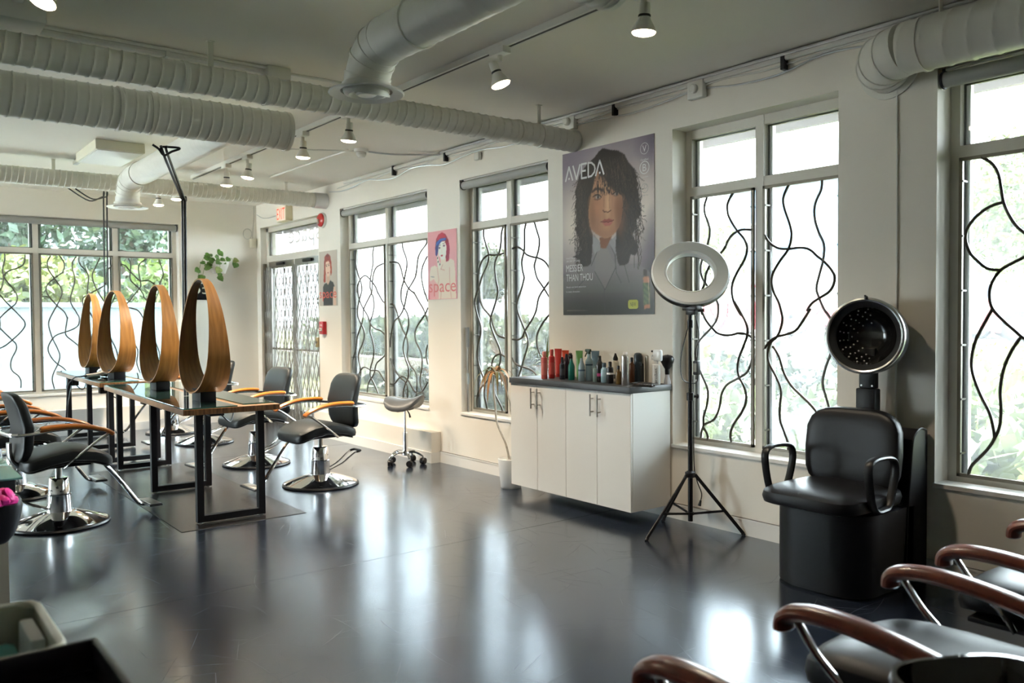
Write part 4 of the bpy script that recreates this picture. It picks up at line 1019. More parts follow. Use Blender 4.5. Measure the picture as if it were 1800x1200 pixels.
# ================================================================== RING LIGHT ON TRIPOD
rl = thing('ring_light', 'white ring light on a black tripod between cabinet and dryer chair', 'ring light', (4.205, 3.53, 0))
feet = [(3.805-4.205, 3.536-3.53), (4.36-4.205, 3.235-3.53), (4.20-4.205+.05, 3.80-3.53)]
obj('centre_post', MB().cyl((0, 0, .06), (0, 0, .86), .0155, 16), BLKST, rl)
obj('upper_post', MB().cyl((0, 0, .86), (0, 0, 1.40), .0115, 14), BLKST, rl)
hbk = obj('hub', MB().lathe([(.018, .34), (.032, .345), (.034, .375), (.018, .385)], 16), BLKPL, rl)
cl = obj('lower_collar', MB().lathe([(.016, .10), (.024, .102), (.024, .118), (.016, .12)], 16), BLKPL, rl)
for (fx, fy) in feet:
    d_ = Vector((fx, fy, 0)).normalized()
    lg = obj('leg', MB().tube([d_*.030+Vector((0, 0, .362)), Vector((fx, fy, .012))], .0095, 8, flat=(1.2, .8)), BLKST, rl)
    obj('rubber_foot', MB().tube([Vector((fx, fy, .016))-d_*.008, Vector((fx, fy, .001))+d_*.006], .011, 8), BLKPL, lg)
    mid = (d_*.030+Vector((0, 0, .362)))*.62+Vector((fx, fy, .012))*.38
    mid = (d_*.030+Vector((0, 0, .362)))*.38+Vector((fx, fy, .012))*.62
    obj('brace', MB().tube([d_*.02+Vector((0, 0, .11)), mid], .006, 6, flat=(1.4, .6)), BLKST, lg)
kc = obj('post_clamp', MB().lathe([(.0155, .835), (.023, .838), (.023, .885), (.0155, .888)], 16), BLKPL, rl)
obj('clamp_knob', MB().tube([(.02, -.01, .862), (.05, -.025, .862)], .009, 10).tube([(.045, -.022, .848), (.045, -.022, .876)], .007, 8), BLKPL, kc)
obj('post_clamp', MB().lathe([(.0115, 1.30), (.019, 1.303), (.019, 1.35), (.0115, 1.353)], 16), BLKPL, rl)
pa = obj('power_adapter', MB().rbox(.012, .050, -.045, -.010, 1.00, 1.09, .005), BLKPL, rl)
obj('adapter_label', MB().box(.0115, .012, -.04, -.015, 1.02, 1.075), mat('adapter_label', (.25,.26,.22), .5), pa, False)
lw = spl([(.03, -.02, 1.38), (.035, -.04, 1.25), (.03, -.03, 1.09)], 6); obj('cable', MB().tube(lw, .0035, 6), BLKPL, rl)
lw = spl([(-.01, .0, 1.33), (-.045, .03, 1.15), (-.05, .035, 1.02), (-.03, .02, .96), (.02, -.03, .95), (.035, -.035, 1.0)], 6); obj('cable', MB().tube(lw, .0035, 6), BLKPL, rl)
lw = spl([(.014, -.012, 1.0), (.016, -.014, .7), (.018, -.016, .42), (.03, -.03, .32), (.05, -.05, .24), (.045, -.045, .19)], 6); obj('cable', MB().tube(lw, .0035, 6), BLKPL, rl)
obj('plug', MB().tube([(.046, -.046, .195), (.040, -.040, .160)], [.006, .011], 8), BLKPL, rl)
# head: annulus facing the room, tipped up
vdir = Vector((C0.x-4.205, C0.y-3.53, 0)).normalized()
az = math.atan2(vdir.y, vdir.x)+R(6)
Mh = Matrix.Translation((0, 0, 1.648)) @ Matrix.Rotation(az, 4, 'Z') @ Matrix.Rotation(R(90-33), 4, 'Y')
RINGW = mat('ring_diffuser_white', (.84,.87,.88), .4); RINGL = mat('ring_inner_edge', (.82,.83,.82), .3)
def ann(r0, r1, z0, z1, n=64, e=.006):
    return [(r0, z0), (r0, z1-e), (r0+e, z1), (r1-e, z1), (r1, z1-e), (r1, z0), (r0, z0)]
obj('diffuser_ring', MB().lathe(ann(.155, .246, .0, .022, e=.010), 64, Mh, cap=False), RINGW, rl)
obj('inner_bead', MB().lathe([(.149, -.02), (.149, .016), (.156, .020), (.156, -.02)], 64, Mh, cap=False), RINGL, rl)
obj('back_housing', MB().lathe([(.152, .001), (.152, -.030), (.165, -.036), (.236, -.036), (.247, -.028), (.249, .002)], 64, Mh, cap=False), BLKPL, rl)
# yoke at the lower rim
low = Mh @ Vector((.236, 0, -.03))
yk_ = obj('tilt_bracket', MB().rbox(-.020, .020, -.035, .035, -.05, .0, .006, M=Matrix.Translation(low)).tube([low+Vector((0, 0, -.04)), Vector((0, 0, 1.395))], .013, 10), BLKPL, rl)
s_ = Vector((0, 0, 1)).cross(vdir)
obj('tilt_knob', MB().tube([low+s_*.03+Vector((0, 0, -.022)), low+s_*.075+Vector((0, 0, -.022))], .011, 10), BLKPL, yk_)
obj('control_box', MB().rbox(-.03, .03, -.055, .055, -.020, .010, .005, M=Matrix.Translation(low+Vector((.0, 0, -.002)))), BLKPL, rl)

# ================================================================== HOODED DRYER CHAIR
dc = thing('dryer_chair', 'black vinyl salon dryer chair with a round hood, against the window pier', 'chair', (4.05, 2.36, 0))
# local: front is -x
def stad(xf, xb, hw, r, n=10):
    pts = []
    for k in range(n+1):
        a = PI/2+PI/2*k/n; pts.append((xf+r+r*math.cos(a), hw-r+r*math.sin(a)))
    for k in range(n+1):
        a = PI+PI/2*k/n; pts.append((xf+r+r*math.cos(a), -hw+r+r*math.sin(a)))
    return pts+[(xb, -hw), (xb, hw)]
obj('base_skirt', MB().prism(stad(-.325, .18, .262, .17), .012, .405), VINYL, dc, ang=30)
obj('toe_plinth', MB().prism(stad(-.305, .20, .245, .16), 0, .012), BLKPL, dc, ang=30)
hs_ = [(.06, .012), (.318, .012), (.318, .775), (.235, .79), (.17, .74), (.14, .55), (.12, .42)]
V = [(x, -.262, z) for x, z in hs_]+[(x, .262, z) for x, z in hs_]; n = len(hs_)
hg = obj('rear_housing', MB().add(V, [tuple(range(n)), tuple(range(n, 2*n))[::-1]]+[(i, n+i, n+(i+1) % n, (i+1) % n) for i in range(n)]), VINYL, dc, ang=30)
obj('housing_piping', MB().tube(spl([(.30, -.264, .78), (.235, -.264, .792), (.168, -.264, .742), (.138, -.264, .55), (.118, -.264, .40), (.10, -.264, .05)], 4), .005, 6), VINYL, hg)
obj('seat_cushion', MB().pad(.295, .275, .052, .55, .45, 40, fn=lambda p: Vector((p.x, p.y, p.z+.014*math.cos(p.y/.275*1.4)-.012*max(0, -p.x/.295)**3)), M=Matrix.Translation((-.145, 0, .458))), VINYL, dc)
bk = obj('back_cushion', MB().pad(.050, .262, .215, .55, .42, 40, fn=lambda p: Vector((p.x+.16*(p.z+.2)*.5-.25*(p.y*p.y)*.9, p.y, p.z)), M=Matrix.Translation((.050, 0, .675))), VINYL, dc)
obj('back_support', MB().rbox(.02, .10, -.18, .18, .42, .60, .02), VINYL, dc)
for sy in (-1, 1):
    y = .285*sy
    pts = [(-.17, y, .435), (-.255, y, .455), (-.300, y, .60), (-.290, y, .672), (-.20, y, .690), (-.08, y, .672), (-.055, y, .60), (-.11, y, .46), (-.17, y, .435)]
    obj('arm_loop', MB().tube(spl(pts[:-1], 6, True), .0165, 10, True, flat=(.75, 1.35)), BLKPL, dc)
ps = obj('hood_post', MB().rbox(.175, .235, -.055, .055, .70, .985, .008), BLKST, dc)
obj('hood_post_upper', MB().rbox(.190, .232, -.045, .045, .985, 1.20, .006), BLKPL, ps)
obj('post_screw', MB().cyl((.188, -.03, 1.0), (.193, -.03, 1.0), .005, 8), STEEL, ps); obj('post_screw', MB().cyl((.188, .03, 1.0), (.193, .03, 1.0), .005, 8), STEEL, ps)
Mh2 = Matrix.Translation((.075, -.05, 1.268)) @ Matrix.Rotation(R(14), 4, 'Z') @ Matrix.Rotation(R(-86), 4, 'Y')
HOODS = mat('hood_shell_grey', (.055,.058,.062), .3, coat=.3); HOODI = mat('hood_inner_smoked', (.012,.012,.012), .12, spec=.6)
hd_ = obj('hood_shell', MB().lathe([(.190, .0), (.196, -.012), (.196, -.09), (.180, -.15), (.13, -.195), (.05, -.21), (0, -.211)], 56, Mh2, cap=False), HOODS, dc)
obj('rim_ring', MB().lathe([(.180, .006), (.188, .010), (.197, .006), (.200, -.004), (.197, -.012), (.186, -.010)], 64, Mh2, cap=False), mat('hood_rim_silver', (.45,.46,.47), .25, metal=.8), hd_)
obj('inner_collar', MB().lathe([(.186, .004), (.178, -.004), (.155, -.020), (.150, -.030)], 64, Mh2, cap=False), mat('hood_collar', (.035,.037,.040), .3), hd_)
obj('inner_bowl', MB().lathe([(.152, -.026), (.148, -.05), (.13, -.095), (.095, -.13), (.05, -.148), (0, -.152)], 56, Mh2, cap=False), HOODI, hd_)
dots = MB()  # pale discs stand in for light specks at the hood's air holes
for ring, (r_, z_) in enumerate(((.142, -.062), (.130, -.088), (.114, -.108), (.096, -.124), (.074, -.136))):
    m_ = [18, 20, 18, 14, 10][ring]
    for k in range(m_):
        a = 2*PI*(k+.5*(ring % 2))/m_
        if math.cos(a-PI/2) < -.15: continue
        p = Vector((r_*math.cos(a), r_*math.sin(a), z_+.003)); nn = Vector((-p.x, -p.y, .12)).normalized()
        q = nn.to_track_quat('Z', 'Y').to_matrix().to_4x4(); q.translation = p
        dots.lathe([(.0046, 0), (.0040, .002), (0, .003)], 6, Mh2 @ q)
o = obj('air_hole_light', dots, mat('air_hole_light_pale', (.75,.75,.72), .4), hd_); o['kind'] = 'stuff'
obj('top_lever', MB().tube([(.10, -.05, 1.469), (.035, -.075, 1.474)], .005, 6).cyl((.08, -.055, 1.455), (.08, -.055, 1.472), .008, 8), BLKPL, hd_)

# ================================================================== SADDLE STOOL
st = thing('saddle_stool', 'grey saddle stool on castors standing by the boxed heater', 'stool', (4.06, 6.83, 0), R(-56))
STOOLG = mat('stool_grey_vinyl', (.10,.105,.11), .4)
obj('saddle_seat', MB().pad(.18, .165, .040, .6, .7, 32, fn=lambda p: Vector((p.x, p.y*(1-.22*p.x/.18), p.z+.055*max(0, p.x/.18)**2*1.2+.045*max(0, -p.x/.18)**2-.05*(p.y/.165)**2)), M=Matrix.Translation((0, 0, .575))), STOOLG, st)
obj('seat_mount', MB().rbox(-.07, .07, -.05, .05, .515, .535, .004), BLKPL, st)
obj('gas_lift', MB().cyl((0, 0, .30), (0, 0, .52), .0125, 14), CHROME, st); obj('outer_tube', MB().lathe([(.024, .13), (.022, .30), (.0125, .305)], 20), CHROME, st)
obj('height_lever', MB().tube([(.04, -.05, .525), (.09, -.10, .49), (.105, -.115, .46)], [.004, .007, .009], 8), BLKPL, st)
obj('star_hub', MB().lathe([(.03, .085), (.034, .09), (.034, .13), (.024, .14)], 20), CHROME, st)
for k in range(5):
    a = 2*PI*k/5+.35; c, s = math.cos(a), math.sin(a)
    lg = obj('star_leg', MB().tube(spl([(.02*c, .02*s, .115), (.09*c, .09*s, .118), (.155*c, .155*s, .085), (.165*c, .165*s, .062)], 4), [.013]*8+[.010]*5, 10), CHROME, st)
    M_ = Matrix.Translation((.165*c, .165*s, .031)) @ Matrix.Rotation(a+1.1, 4, 'Z') @ Matrix.Rotation(PI/2, 4, 'X')
    obj('castor', MB().lathe([(.010, -.026), (.028, -.024), (.031, -.016), (.031, -.004), (.024, -.002), (.024, .002), (.031, .004), (.031, .016), (.028, .024), (.010, .026)], 18, M_), BLKPL, lg)

# ================================================================== POTTED DRACAENA
pt = thing('potted_dracaena', 'spindly dracaena with browning drooping leaves in a white pot beside the cabinet', 'plant', (4.16, 5.345, 0))
obj('pot', MB().lathe([(0, 0), (.078, 0), (.084, .01), (.105, .235), (.098, .238), (.094, .215), (0, .212)], 36), mat('pot_white', (.80,.79,.77), .35), pt)
obj('soil', MB().lathe([(.094, .205), (.05, .218), (0, .215)], 20), mat('soil', (.06,.035,.02), .9), pt)
STEMM = mat('dracaena_stem', (.30,.27,.22), .7, noise=.3, nscale=30)
def oy(px, py): return on(px, py, 0, 4.20)
base = Vector((4.16, 5.345, 0))
s1 = [oy(895, 806), oy(889, 780), oy(879, 757), oy(872.5, 738), oy(871, 715), oy(868, 690), oy(868, 668), oy(869, 658)]
s2 = [oy(871.5, 722), oy(878, 710)] and [oy(899, 728), oy(896, 705), oy(889, 684), oy(884, 668), oy(879, 652)]
obj('stem', MB().tube(spl([Vector(q)-base for q in s1], 4), .0085, 8), STEMM, pt)
s2f = [Vector((4.20, 5.30, .21)), Vector((4.21, 5.27, .45))]+[Vector(q) for q in s2]
obj('stem', MB().tube(spl([Vector(q)-base for q in s2f], 4), .007, 8), STEMM, pt)
s3 = [Vector((4.22, 5.34, .21)), Vector((4.30, 5.2, .55)), Vector((4.34, 5.16, .80)), Vector((4.33, 5.14, .97)), Vector((4.31, 5.07, 1.0))]
obj('stem', MB().tube(spl([q-base for q in s3], 4), .006, 8), STEMM, pt)
def strapleaf(a, dirv, L, droop, wd, m, parent):
    a = Vector(a); d = Vector(dirv).normalized(); side = d.cross(Vector((0, 0, 1))).normalized(); V = []; F = []
    N = 8; pos = a.copy(); v = d.copy()
    for i in range(N+1):
        t = i/N; w = wd*math.sin(PI*min(1, .12+.88*t)**.75)*(1 if t < 1 else 0)
        V += [pos-side*w, pos+side*w+Vector((0, 0, .0))]
        V[-1] = V[-1]; pos = pos+v*(L/N); v = (v+Vector((0, 0, -droop/N))).normalized()
    for i in range(N): F.append((2*i, 2*i+1, 2*i+3, 2*i+2))
    V2 = [q+Vector((0, 0, .0012)) for q in V]; b = len(V)
    F2 = [tuple(b+j for j in f[::-1]) for f in F]
    return obj('leaf', MB().add(V+V2, F+F2), m, parent)
LBR = [mat('leaf_brown', (.16,.075,.02), .6, c2=(.28,.13,.03), nscale=20), mat('leaf_orange_dry', (.34,.14,.025), .6), mat('leaf_olive', (.10,.11,.035), .5, c2=(.20,.13,.04), nscale=15), mat('leaf_striped_green', (.12,.22,.05), .4, c2=(.35,.42,.15), nscale=25)]
rng = random.Random(5)
tip = Vector(oy(871, 656))-base
for k in range(13):
    a = 2*PI*k/13+.3
    strapleaf(tip+Vector((0, 0, rng.uniform(-.02, .02))), (math.cos(a)*(.32 if math.cos(a) > 0 else .75), math.sin(a)*.75, .40+.3*rng.random()), rng.uniform(.26, .36), rng.uniform(3.8, 5.2), .0115, LBR[k % 3], pt)
tip = Vector((4.31, 5.07, 1.0))-base
for k in range(8):
    a = 2*PI*k/8+.2
    strapleaf(tip, (math.cos(a)*.25 if math.cos(a) > 0 else math.cos(a)*.8, math.sin(a)*.7, .7+.3*rng.random()), rng.uniform(.12, .19), rng.uniform(1.2, 2.8), .008, LBR[3], pt)
strapleaf(tip, (-.12, -.22, 1), .25, .2, .008, LBR[3], pt)

# ================================================================== POTHOS ON THE END WALL
po = thing('wall_pothos', 'trailing green pothos in a white wall pot on the end wall', 'plant', (3.80, D, 2.07))
obj('wall_pot', MB().lathe([(0, -.09), (.05, -.09), (.075, .02), (.08, .07), (.074, .07), (.07, .05), (0, .048)], 28, Matrix.Translation((.03, -.085, 0)) @ Matrix.Diagonal((1.7, 1, 1, 1))), mat('wall_pot_white', (.80,.78,.74), .4), po)
PL = [mat('pothos_leaf', (.075,.16,.025), .35, noise=.4, nscale=30), mat('pothos_leaf_pale', (.16,.24,.06), .35, c2=(.40,.42,.18), nscale=18)]
def heart(c, dr, sz, m):
    u = Vector(dr).normalized(); v = u.cross(Vector((0, -1, .25))).normalized(); w = u.cross(v)
    out = [(0, 0), (.22, -.10), (.46, .02), (.52, .28), (.40, .58), (.18, .85), (0, 1.05), (-.18, .85), (-.40, .58), (-.52, .28), (-.46, .02), (-.22, -.10)]
    V = [Vector(c)+(v*x+u*y+w*(.10*abs(x)))*sz for x, y in out]; V.append(Vector(c)+(u*.45)*sz); n = 12
    V += [p+w*.0012 for p in V]
    F = [(i, (i+1) % n, 12) for i in range(n)]+[(13+(i+1) % n, 13+i, 25) for i in range(n)]
    obj('leaf', MB().add(V, F), m, po)
vines = [[(-.02, -.08, .08), (-.12, -.11, .13), (-.20, -.11, .06), (-.235, -.10, -.08), (-.25, -.09, -.22), (-.22, -.08, -.36), (-.17, -.08, -.42)],
         [(-.04, -.09, .08), (-.15, -.12, .02), (-.185, -.11, -.12), (-.175, -.10, -.26), (-.17, -.09, -.36)],
         [(.04, -.10, .08), (.03, -.15, .10), (.02, -.16, -.02), (.03, -.15, -.10), (.00, -.14, -.14)],
         [(.06, -.09, .08), (.14, -.11, .12), (.22, -.11, .10), (.27, -.10, .05)],
         [(.02, -.10, .08), (.02, -.14, .18), (.04, -.14, .21)], [(-.06, -.10, .08), (-.10, -.15, .15), (-.17, -.16, .15)]]
rng = random.Random(11)
for vn in vines:
    ptsv = spl(vn, 4); obj('vine', MB().tube(ptsv, .0032, 5), PL[1], po)
    for i in range(2, len(ptsv), 3):
        heart(ptsv[i], (rng.uniform(-.7, .7), -.35, rng.uniform(-1.0, -.05)), rng.uniform(.065, .10), PL[0] if rng.random() < .72 else PL[1])
# ================================================================== POSTERS
def sRGB2lin(a): return np.where(a <= .04045, a/12.92, ((a+.055)/1.055)**2.4)
class Print:
    # flat print laid out on a fine grid, one colour per vertex
    def __init__(s, nx, ny, c):
        s.nx, s.ny = nx, ny; s.U, s.V = np.meshgrid(np.linspace(0, 1, nx), np.linspace(0, 1, ny))
        s.I = np.ones((ny, nx, 3))*np.array(c)/255.
    def mix(s, m, c): s.I += (np.array(c)/255.-s.I)*np.clip(m, 0, 1)[..., None]
    def poly(s, pts, c, a=1.0):
        x, y = s.U, s.V; ins = np.zeros_like(x, bool); n = len(pts)
        for i in range(n):
            (x0, y0), (x1, y1) = pts[i], pts[(i+1) % n]
            if y0 == y1: continue
            cnd = ((y0 > y) != (y1 > y)) & (x < (x1-x0)*(y-y0)/(y1-y0)+x0); ins ^= cnd
        m = ins.astype(float)
        k = m.copy(); k[1:-1, 1:-1] = (m[1:-1, 1:-1]*4+m[:-2, 1:-1]+m[2:, 1:-1]+m[1:-1, :-2]+m[1:-1, 2:])/8
        s.mix(k*a, c)
    def ell(s, cx, cy_, rx, ry, c, a=1.0, soft=.5, rot=0):
        dx, dy = s.U-cx, s.V-cy_; ca, sa = math.cos(rot), math.sin(rot)
        d = np.sqrt(((dx*ca+dy*sa)/rx)**2+((-dx*sa+dy*ca)/ry)**2)
        s.mix(np.clip((1-d)/max(soft, 1e-3), 0, 1)*a, c)
    def line(s, pts, w, c, a=1.0, asp=1.0):
        for (x0, y0), (x1, y1) in zip(pts[:-1], pts[1:]):
            dx, dy = x1-x0, (y1-y0)*asp; L = dx*dx+dy*dy+1e-12
            t = np.clip(((s.U-x0)*dx+(s.V-y0)*asp*dy)/L, 0, 1)
            d = np.hypot(s.U-x0-t*dx, (s.V-y0)*asp-t*dy)
            s.mix(np.clip((w-d)/(w*.6), 0, 1)*a, c)
    def mesh(s, name, w, h, M, gain):
        nx, ny = s.nx, s.ny
        V = [M @ Vector((w*(i/(nx-1)), -h*(j/(ny-1)), 0)) for j in range(ny) for i in range(nx)]
        idx = np.arange(nx*ny).reshape(ny, nx)
        F = np.stack([idx[1:, :-1], idx[1:, 1:], idx[:-1, 1:], idx[:-1, :-1]], -1).reshape(-1, 4)
        me = bpy.data.meshes.new(name); me.from_pydata(V, [], F.tolist())
        at = me.color_attributes.new('print', 'FLOAT_COLOR', 'POINT')
        L = np.clip(sRGB2lin(np.clip(s.I, 0, 1))*gain, 0, .82).reshape(-1, 3)
        at.data.foreach_set('color', np.concatenate([L, np.ones((nx*ny, 1))], 1).astype(np.float32).ravel())
        return me
PM = bpy.data.materials.new('poster_print'); PM.use_nodes = True
_a = PM.node_tree.nodes.new('ShaderNodeVertexColor'); _a.layer_name = 'print'
_b = PM.node_tree.nodes['Principled BSDF']; PM.node_tree.links.new(_a.outputs[0], _b.inputs['Base Color']); _b.inputs['Roughness'].default_value = .35; _b.inputs['Specular IOR Level'].default_value = .3
TW = mat('print_white', (.80,.80,.80), .5); TR = mat('print_coral_red', (.72,.10,.07), .5); TY = mat('print_lime', (.52,.56,.10), .5); TK = mat('print_dark', (.04,.05,.02), .5); TP = mat('print_pink_red', (.75,.20,.20), .5)
def poster(name, label, y_left, z_top, w, h, pr, gain, thick=.004):
    t = thing(name, label, 'poster', (W-thick-.001, y_left, z_top))
    obj('board', MB().box(.0004, thick, -w, 0, -h, 0), TRIMW, t, False)
    M = Matrix(((0,0,-1,0),(-1,0,0,0),(0,1,0,0),(0,0,0,1)))
    me = pr.mesh('portrait_print', w, h, M, gain); me.materials.append(PM)
    o = bpy.data.objects.new('portrait_print', me); col.objects.link(o); o.parent = t
    return t, Matrix.Translation((-.0012, 0, 0)) @ M
# --- tall portrait poster
Y_, Z_, PW, PH = 4.944, 2.637, .953, 1.247
def uvA(x, y): q = on(985+x/7.057, 230+y/7.057, 0, W); return ((Y_-q.y)/PW, (Z_-q.z)/PH)
def uvB(x, y): q = on(985+x/7.057, 400+y/7.057, 0, W); return ((Y_-q.y)/PW, (Z_-q.z)/PH)
def AA(s): return [uvA(*map(float, p.split(','))) for p in s.split()]
def BB(s): return [uvB(*map(float, p.split(','))) for p in s.split()]
pr = Print(170, 224, (118, 108, 116))
pr.ell(.5, .42, .75, .52, (176, 168, 160), 1, .9); pr.ell(.13, .42, .3, .35, (172, 162, 152), .7, 1); pr.ell(.93, .34, .25, .3, (182, 172, 166), .8, 1)
pr.ell(.12, .46, .22, .22, (190, 180, 168), .8, 1); pr.ell(.90, .42, .20, .24, (196, 186, 176), .8, 1)
pr.ell(.06, .06, .34, .2, (104, 95, 108), .8, 1); pr.ell(1.0, .04, .22, .16, (88, 80, 94), .9, 1); pr.ell(1.0, .7, .16, .34, (78, 72, 82), .9, 1)
pr.mix(np.clip((pr.V-.66)/.3, 0, 1), (52, 52, 50))
# shoulders and shirt
pr.poly(BB('20,640 180,540 330,420 420,80 500,180 560,240 640,130 700,230 790,460 960,440 1110,540 1170,640 1175,1080 50,1080'), (112, 108, 108), .9)
pr.mix(np.clip((pr.V-.74)/.22, 0, 1)*.93, (54, 54, 52))
pr.poly(BB('440,300 500,250 590,250 690,470 560,760 430,540'), (132, 126, 120), .35); pr.mix(np.clip((pr.V-.86)/.12, 0, 1), (48, 49, 47))
for seg in ('500,190 450,330 390,470', '690,250 690,500 560,770 430,540', '550,760 560,1060', '610,190 680,330 700,560 760,680', '800,460 860,680', '330,620 180,780'): pr.line(BB(seg), .005, (62, 60, 62), .8, PH/PW)
pr.poly(BB('410,90 500,180 500,270 430,330 400,210'), (134, 132, 134), .9); pr.poly(BB('600,190 700,90 720,240 690,330 640,240'), (128, 126, 130), .9)
pr.poly(BB('490,120 650,100 600,200 575,255 510,255'), (112, 72, 50))
HAIRC = (44, 37, 33)
hair = AA('530,215 620,235 720,245 800,290 850,390 920,470 950,560 960,700 985,800 980,900 1015,980 990,1060 950,1100')+BB('940,10 900,80 960,230 970,290 935,345 880,330 850,440 790,470 740,470 715,420 690,250 700,100')+AA('700,1250 700,900 480,700 380,1000 390,1240')+BB('410,90 400,300 385,450 340,480 270,480 230,380 150,370 240,325 270,260 240,200 230,110 190,30')+AA('200,1200 215,1040 190,940 205,870 185,760 210,680 240,560 290,480 350,400 430,330 480,260')
pr.poly(hair, HAIRC)
rng = random.Random(2)
for k in range(60):
    side = rng.random() < .5; v0 = rng.uniform(.18, .62); u0 = (.20+.03*rng.random()) if side else (.79+.04*rng.random())
    dx = -rng.uniform(.0, .07) if side else rng.uniform(0, .07)
    pr.line([(u0, v0), (u0+dx*.6, v0+.04), (u0+dx, v0+.09+.03*rng.random()), (u0+dx*.7, v0+.14)], .0035, HAIRC, .9, PH/PW)
face = AA('455,520 470,480 500,560 540,640 590,690 640,720 700,760 760,790 795,840 785,960 770,1080 735,1190')+BB('720,20 680,70 620,120 560,135 500,112 440,70 385,15')+AA('372,1190 355,1080 352,1000 372,880 395,740 425,610')
pr.poly(face, (150, 110, 84))
for (x_, y_, rx_, ry_, c_, a_) in ((420, 1000, .09, .16, (116, 80, 60), .75), (770, 1000, .09, .2, (100, 68, 50), .9), (560, 1230, .2, .06, (118, 82, 62), .5), (600, 700, .16, .05, (128, 94, 72), .5)):
    u, v = uvA(x_, y_); pr.ell(u, v, rx_, ry_, c_, a_, 1.0)
def soft(x, y, rx, ry, c, a): u, v = uvA(x, y); pr.ell(u, v, rx, ry, c, a, 1.0)
soft(560, 660, .10, .07, (172, 132, 98), .8); soft(595, 900, .045, .13, (184, 146, 112), .8); soft(470, 960, .10, .08, (160, 112, 82), .7); soft(720, 960, .05, .09, (124, 82, 58), .8); soft(400, 1080, .05, .11, (120, 84, 60), .7)
soft(580, 1190, .10, .05, (164, 122, 90), .8); soft(740, 1120, .05, .1, (112, 76, 54), .7); soft(380, 900, .04, .1, (128, 92, 66), .6)
# bangs and strands over the face again
pr.poly(AA('500,480 560,600 600,660 690,720 800,790 850,900 880,700 840,480 700,380 560,400'), HAIRC, 1)
pr.poly(AA('480,300 455,520 425,600 395,740 340,860 300,640 350,430'), HAIRC, 1)
for seg in ('450,480 420,640 395,760', '490,520 500,640', '520,560 560,680 610,740', '600,640 680,740 790,800', '780,800 790,950 770,1100', '640,480 650,580', '560,430 700,520 800,700'): pr.line(AA(seg), .006, (58, 48, 42), .8, PH/PW)
# brows, eyes, nose, mouth
pr.line(AA('405,755 440,722 480,716 530,738'), .014, (60, 46, 38), .95, PH/PW)
u, v = uvA(467, 822); pr.ell(u, v, .046, .020, (92, 66, 54), .9, .6); pr.ell(u+.003, v, .032, .012, (150, 136, 126), .9, .4); pr.ell(u+.006, v, .0135, .0125, (40, 32, 30), 1, .4); pr.line(AA('412,818 440,796 480,790 515,822'), .006, (38, 30, 28), .95, PH/PW); pr.line(AA('425,850 465,858 505,840'), .005, (88, 60, 48), .8, PH/PW)
u, v = uvA(700, 782); pr.ell(u, v, .044, .018, (84, 60, 50), .9, .6); pr.ell(u, v, .028, .011, (128, 114, 104), .9, .4); pr.ell(u+.006, v, .0125, .0115, (36, 30, 28), 1, .4); pr.line(AA('650,788 690,758 730,756 755,790'), .006, (38, 30, 28), .9, PH/PW)
pr.line(AA('545,780 548,860 545,940'), .006, (124, 90, 66), .6, PH/PW); pr.line(AA('625,770 612,860 618,960'), .007, (130, 94, 70), .5, PH/PW)
pr.line(AA('535,985 552,1005 575,1000 592,1012 612,1000 632,985'), .006, (78, 50, 38), .9, PH/PW); soft(580, 985, .035, .02, (176, 134, 104), .6)
pr.poly(AA('512,1130 555,1092 582,1100 606,1085 668,1108 640,1122 590,1132'), (128, 68, 58)); pr.poly(AA('520,1135 590,1132 660,1112 640,1160 600,1182 560,1178'), (150, 88, 76)); pr.line(AA('505,1130 560,1128 600,1132 668,1108'), .004, (70, 36, 32), .9, PH/PW)
# product picture
pr.poly(BB('1038,520 1080,520 1082,600 1040,600'), (62, 54, 52)); pr.poly(BB('1032,620 1050,600 1098,600 1112,640 1122,1000 1042,1008'), (164, 122, 98)); pr.poly(BB('1030,690 1114,680 1118,950 1038,958'), (66, 80, 62))
for k in range(14): pr.ell(*uvB(1050+18*(k % 4), 700+18*k), .012, .012, (104, 116, 84), .7, .6)
pr.line(BB('1095,620 1112,980'), .004, (196, 170, 150), .7, PH/PW)
pr.line(BB('90,1028 300,1024 530,1018'), .0022, (150, 138, 128), .7, PH/PW)
rs = random.Random(8)
def strand(p, a0, n, st, wob, c, w=.0030, al=.75):
    pts = [p]; a = a0
    for i in range(n):
        a += rs.uniform(-wob, wob)+(PI/2-a)*.10; p = (p[0]+math.cos(a)*st, p[1]+math.sin(a)*st*PW/PH)
        if .33 < p[0] < .675 and .30 < p[1] < .62: break
        pts.append(p)
    pr.line(pts, w, c, al, PH/PW)
for k in range(260):
    # wavy locks down both sides and ragged ends beyond the outline
    L = rs.random() < .5; u = rs.uniform(.17, .30) if L else rs.uniform(.68, .82); v = rs.uniform(.16, .58)
    sh = rs.choice([(24,20,19), (34,28,26), (62,52,46), (74,62,54), (48,40,36)])
    strand((u, v), PI/2+(rs.uniform(-.1, .5) if L else rs.uniform(-.5, .1)), rs.randint(4, 8), .022, .55, sh, .0028, .55)
for k in range(60):
    L = rs.random() < .5; v = rs.uniform(.14, .56); u = (.205-.05*math.sin((v-.14)*5) if L else .795+.05*math.sin((v-.14)*5))
    strand((u+rs.uniform(-.02, .02), v), PI/2+(rs.uniform(-.1, .5) if L else rs.uniform(-.5, .1)), 5, .018, .55, (50,42,38), .0026, .8)
for k in range(46):
    u = rs.uniform(.40, .66); strand((u, rs.uniform(.20, .24)), PI/2+(.50-u)*1.0, rs.randint(3, 5), .022, .15, (42, 34, 31), .0030, .9)
for k in range(110):
    u = rs.uniform(.36, .70); strand((u, rs.uniform(.07, .20)), PI/2+(.52-u)*1.8, rs.randint(4, 7), .022, .18, rs.choice([(26,22,20), (66,56,50), (56,46,42), (84,70,62)]), .0024, .45)
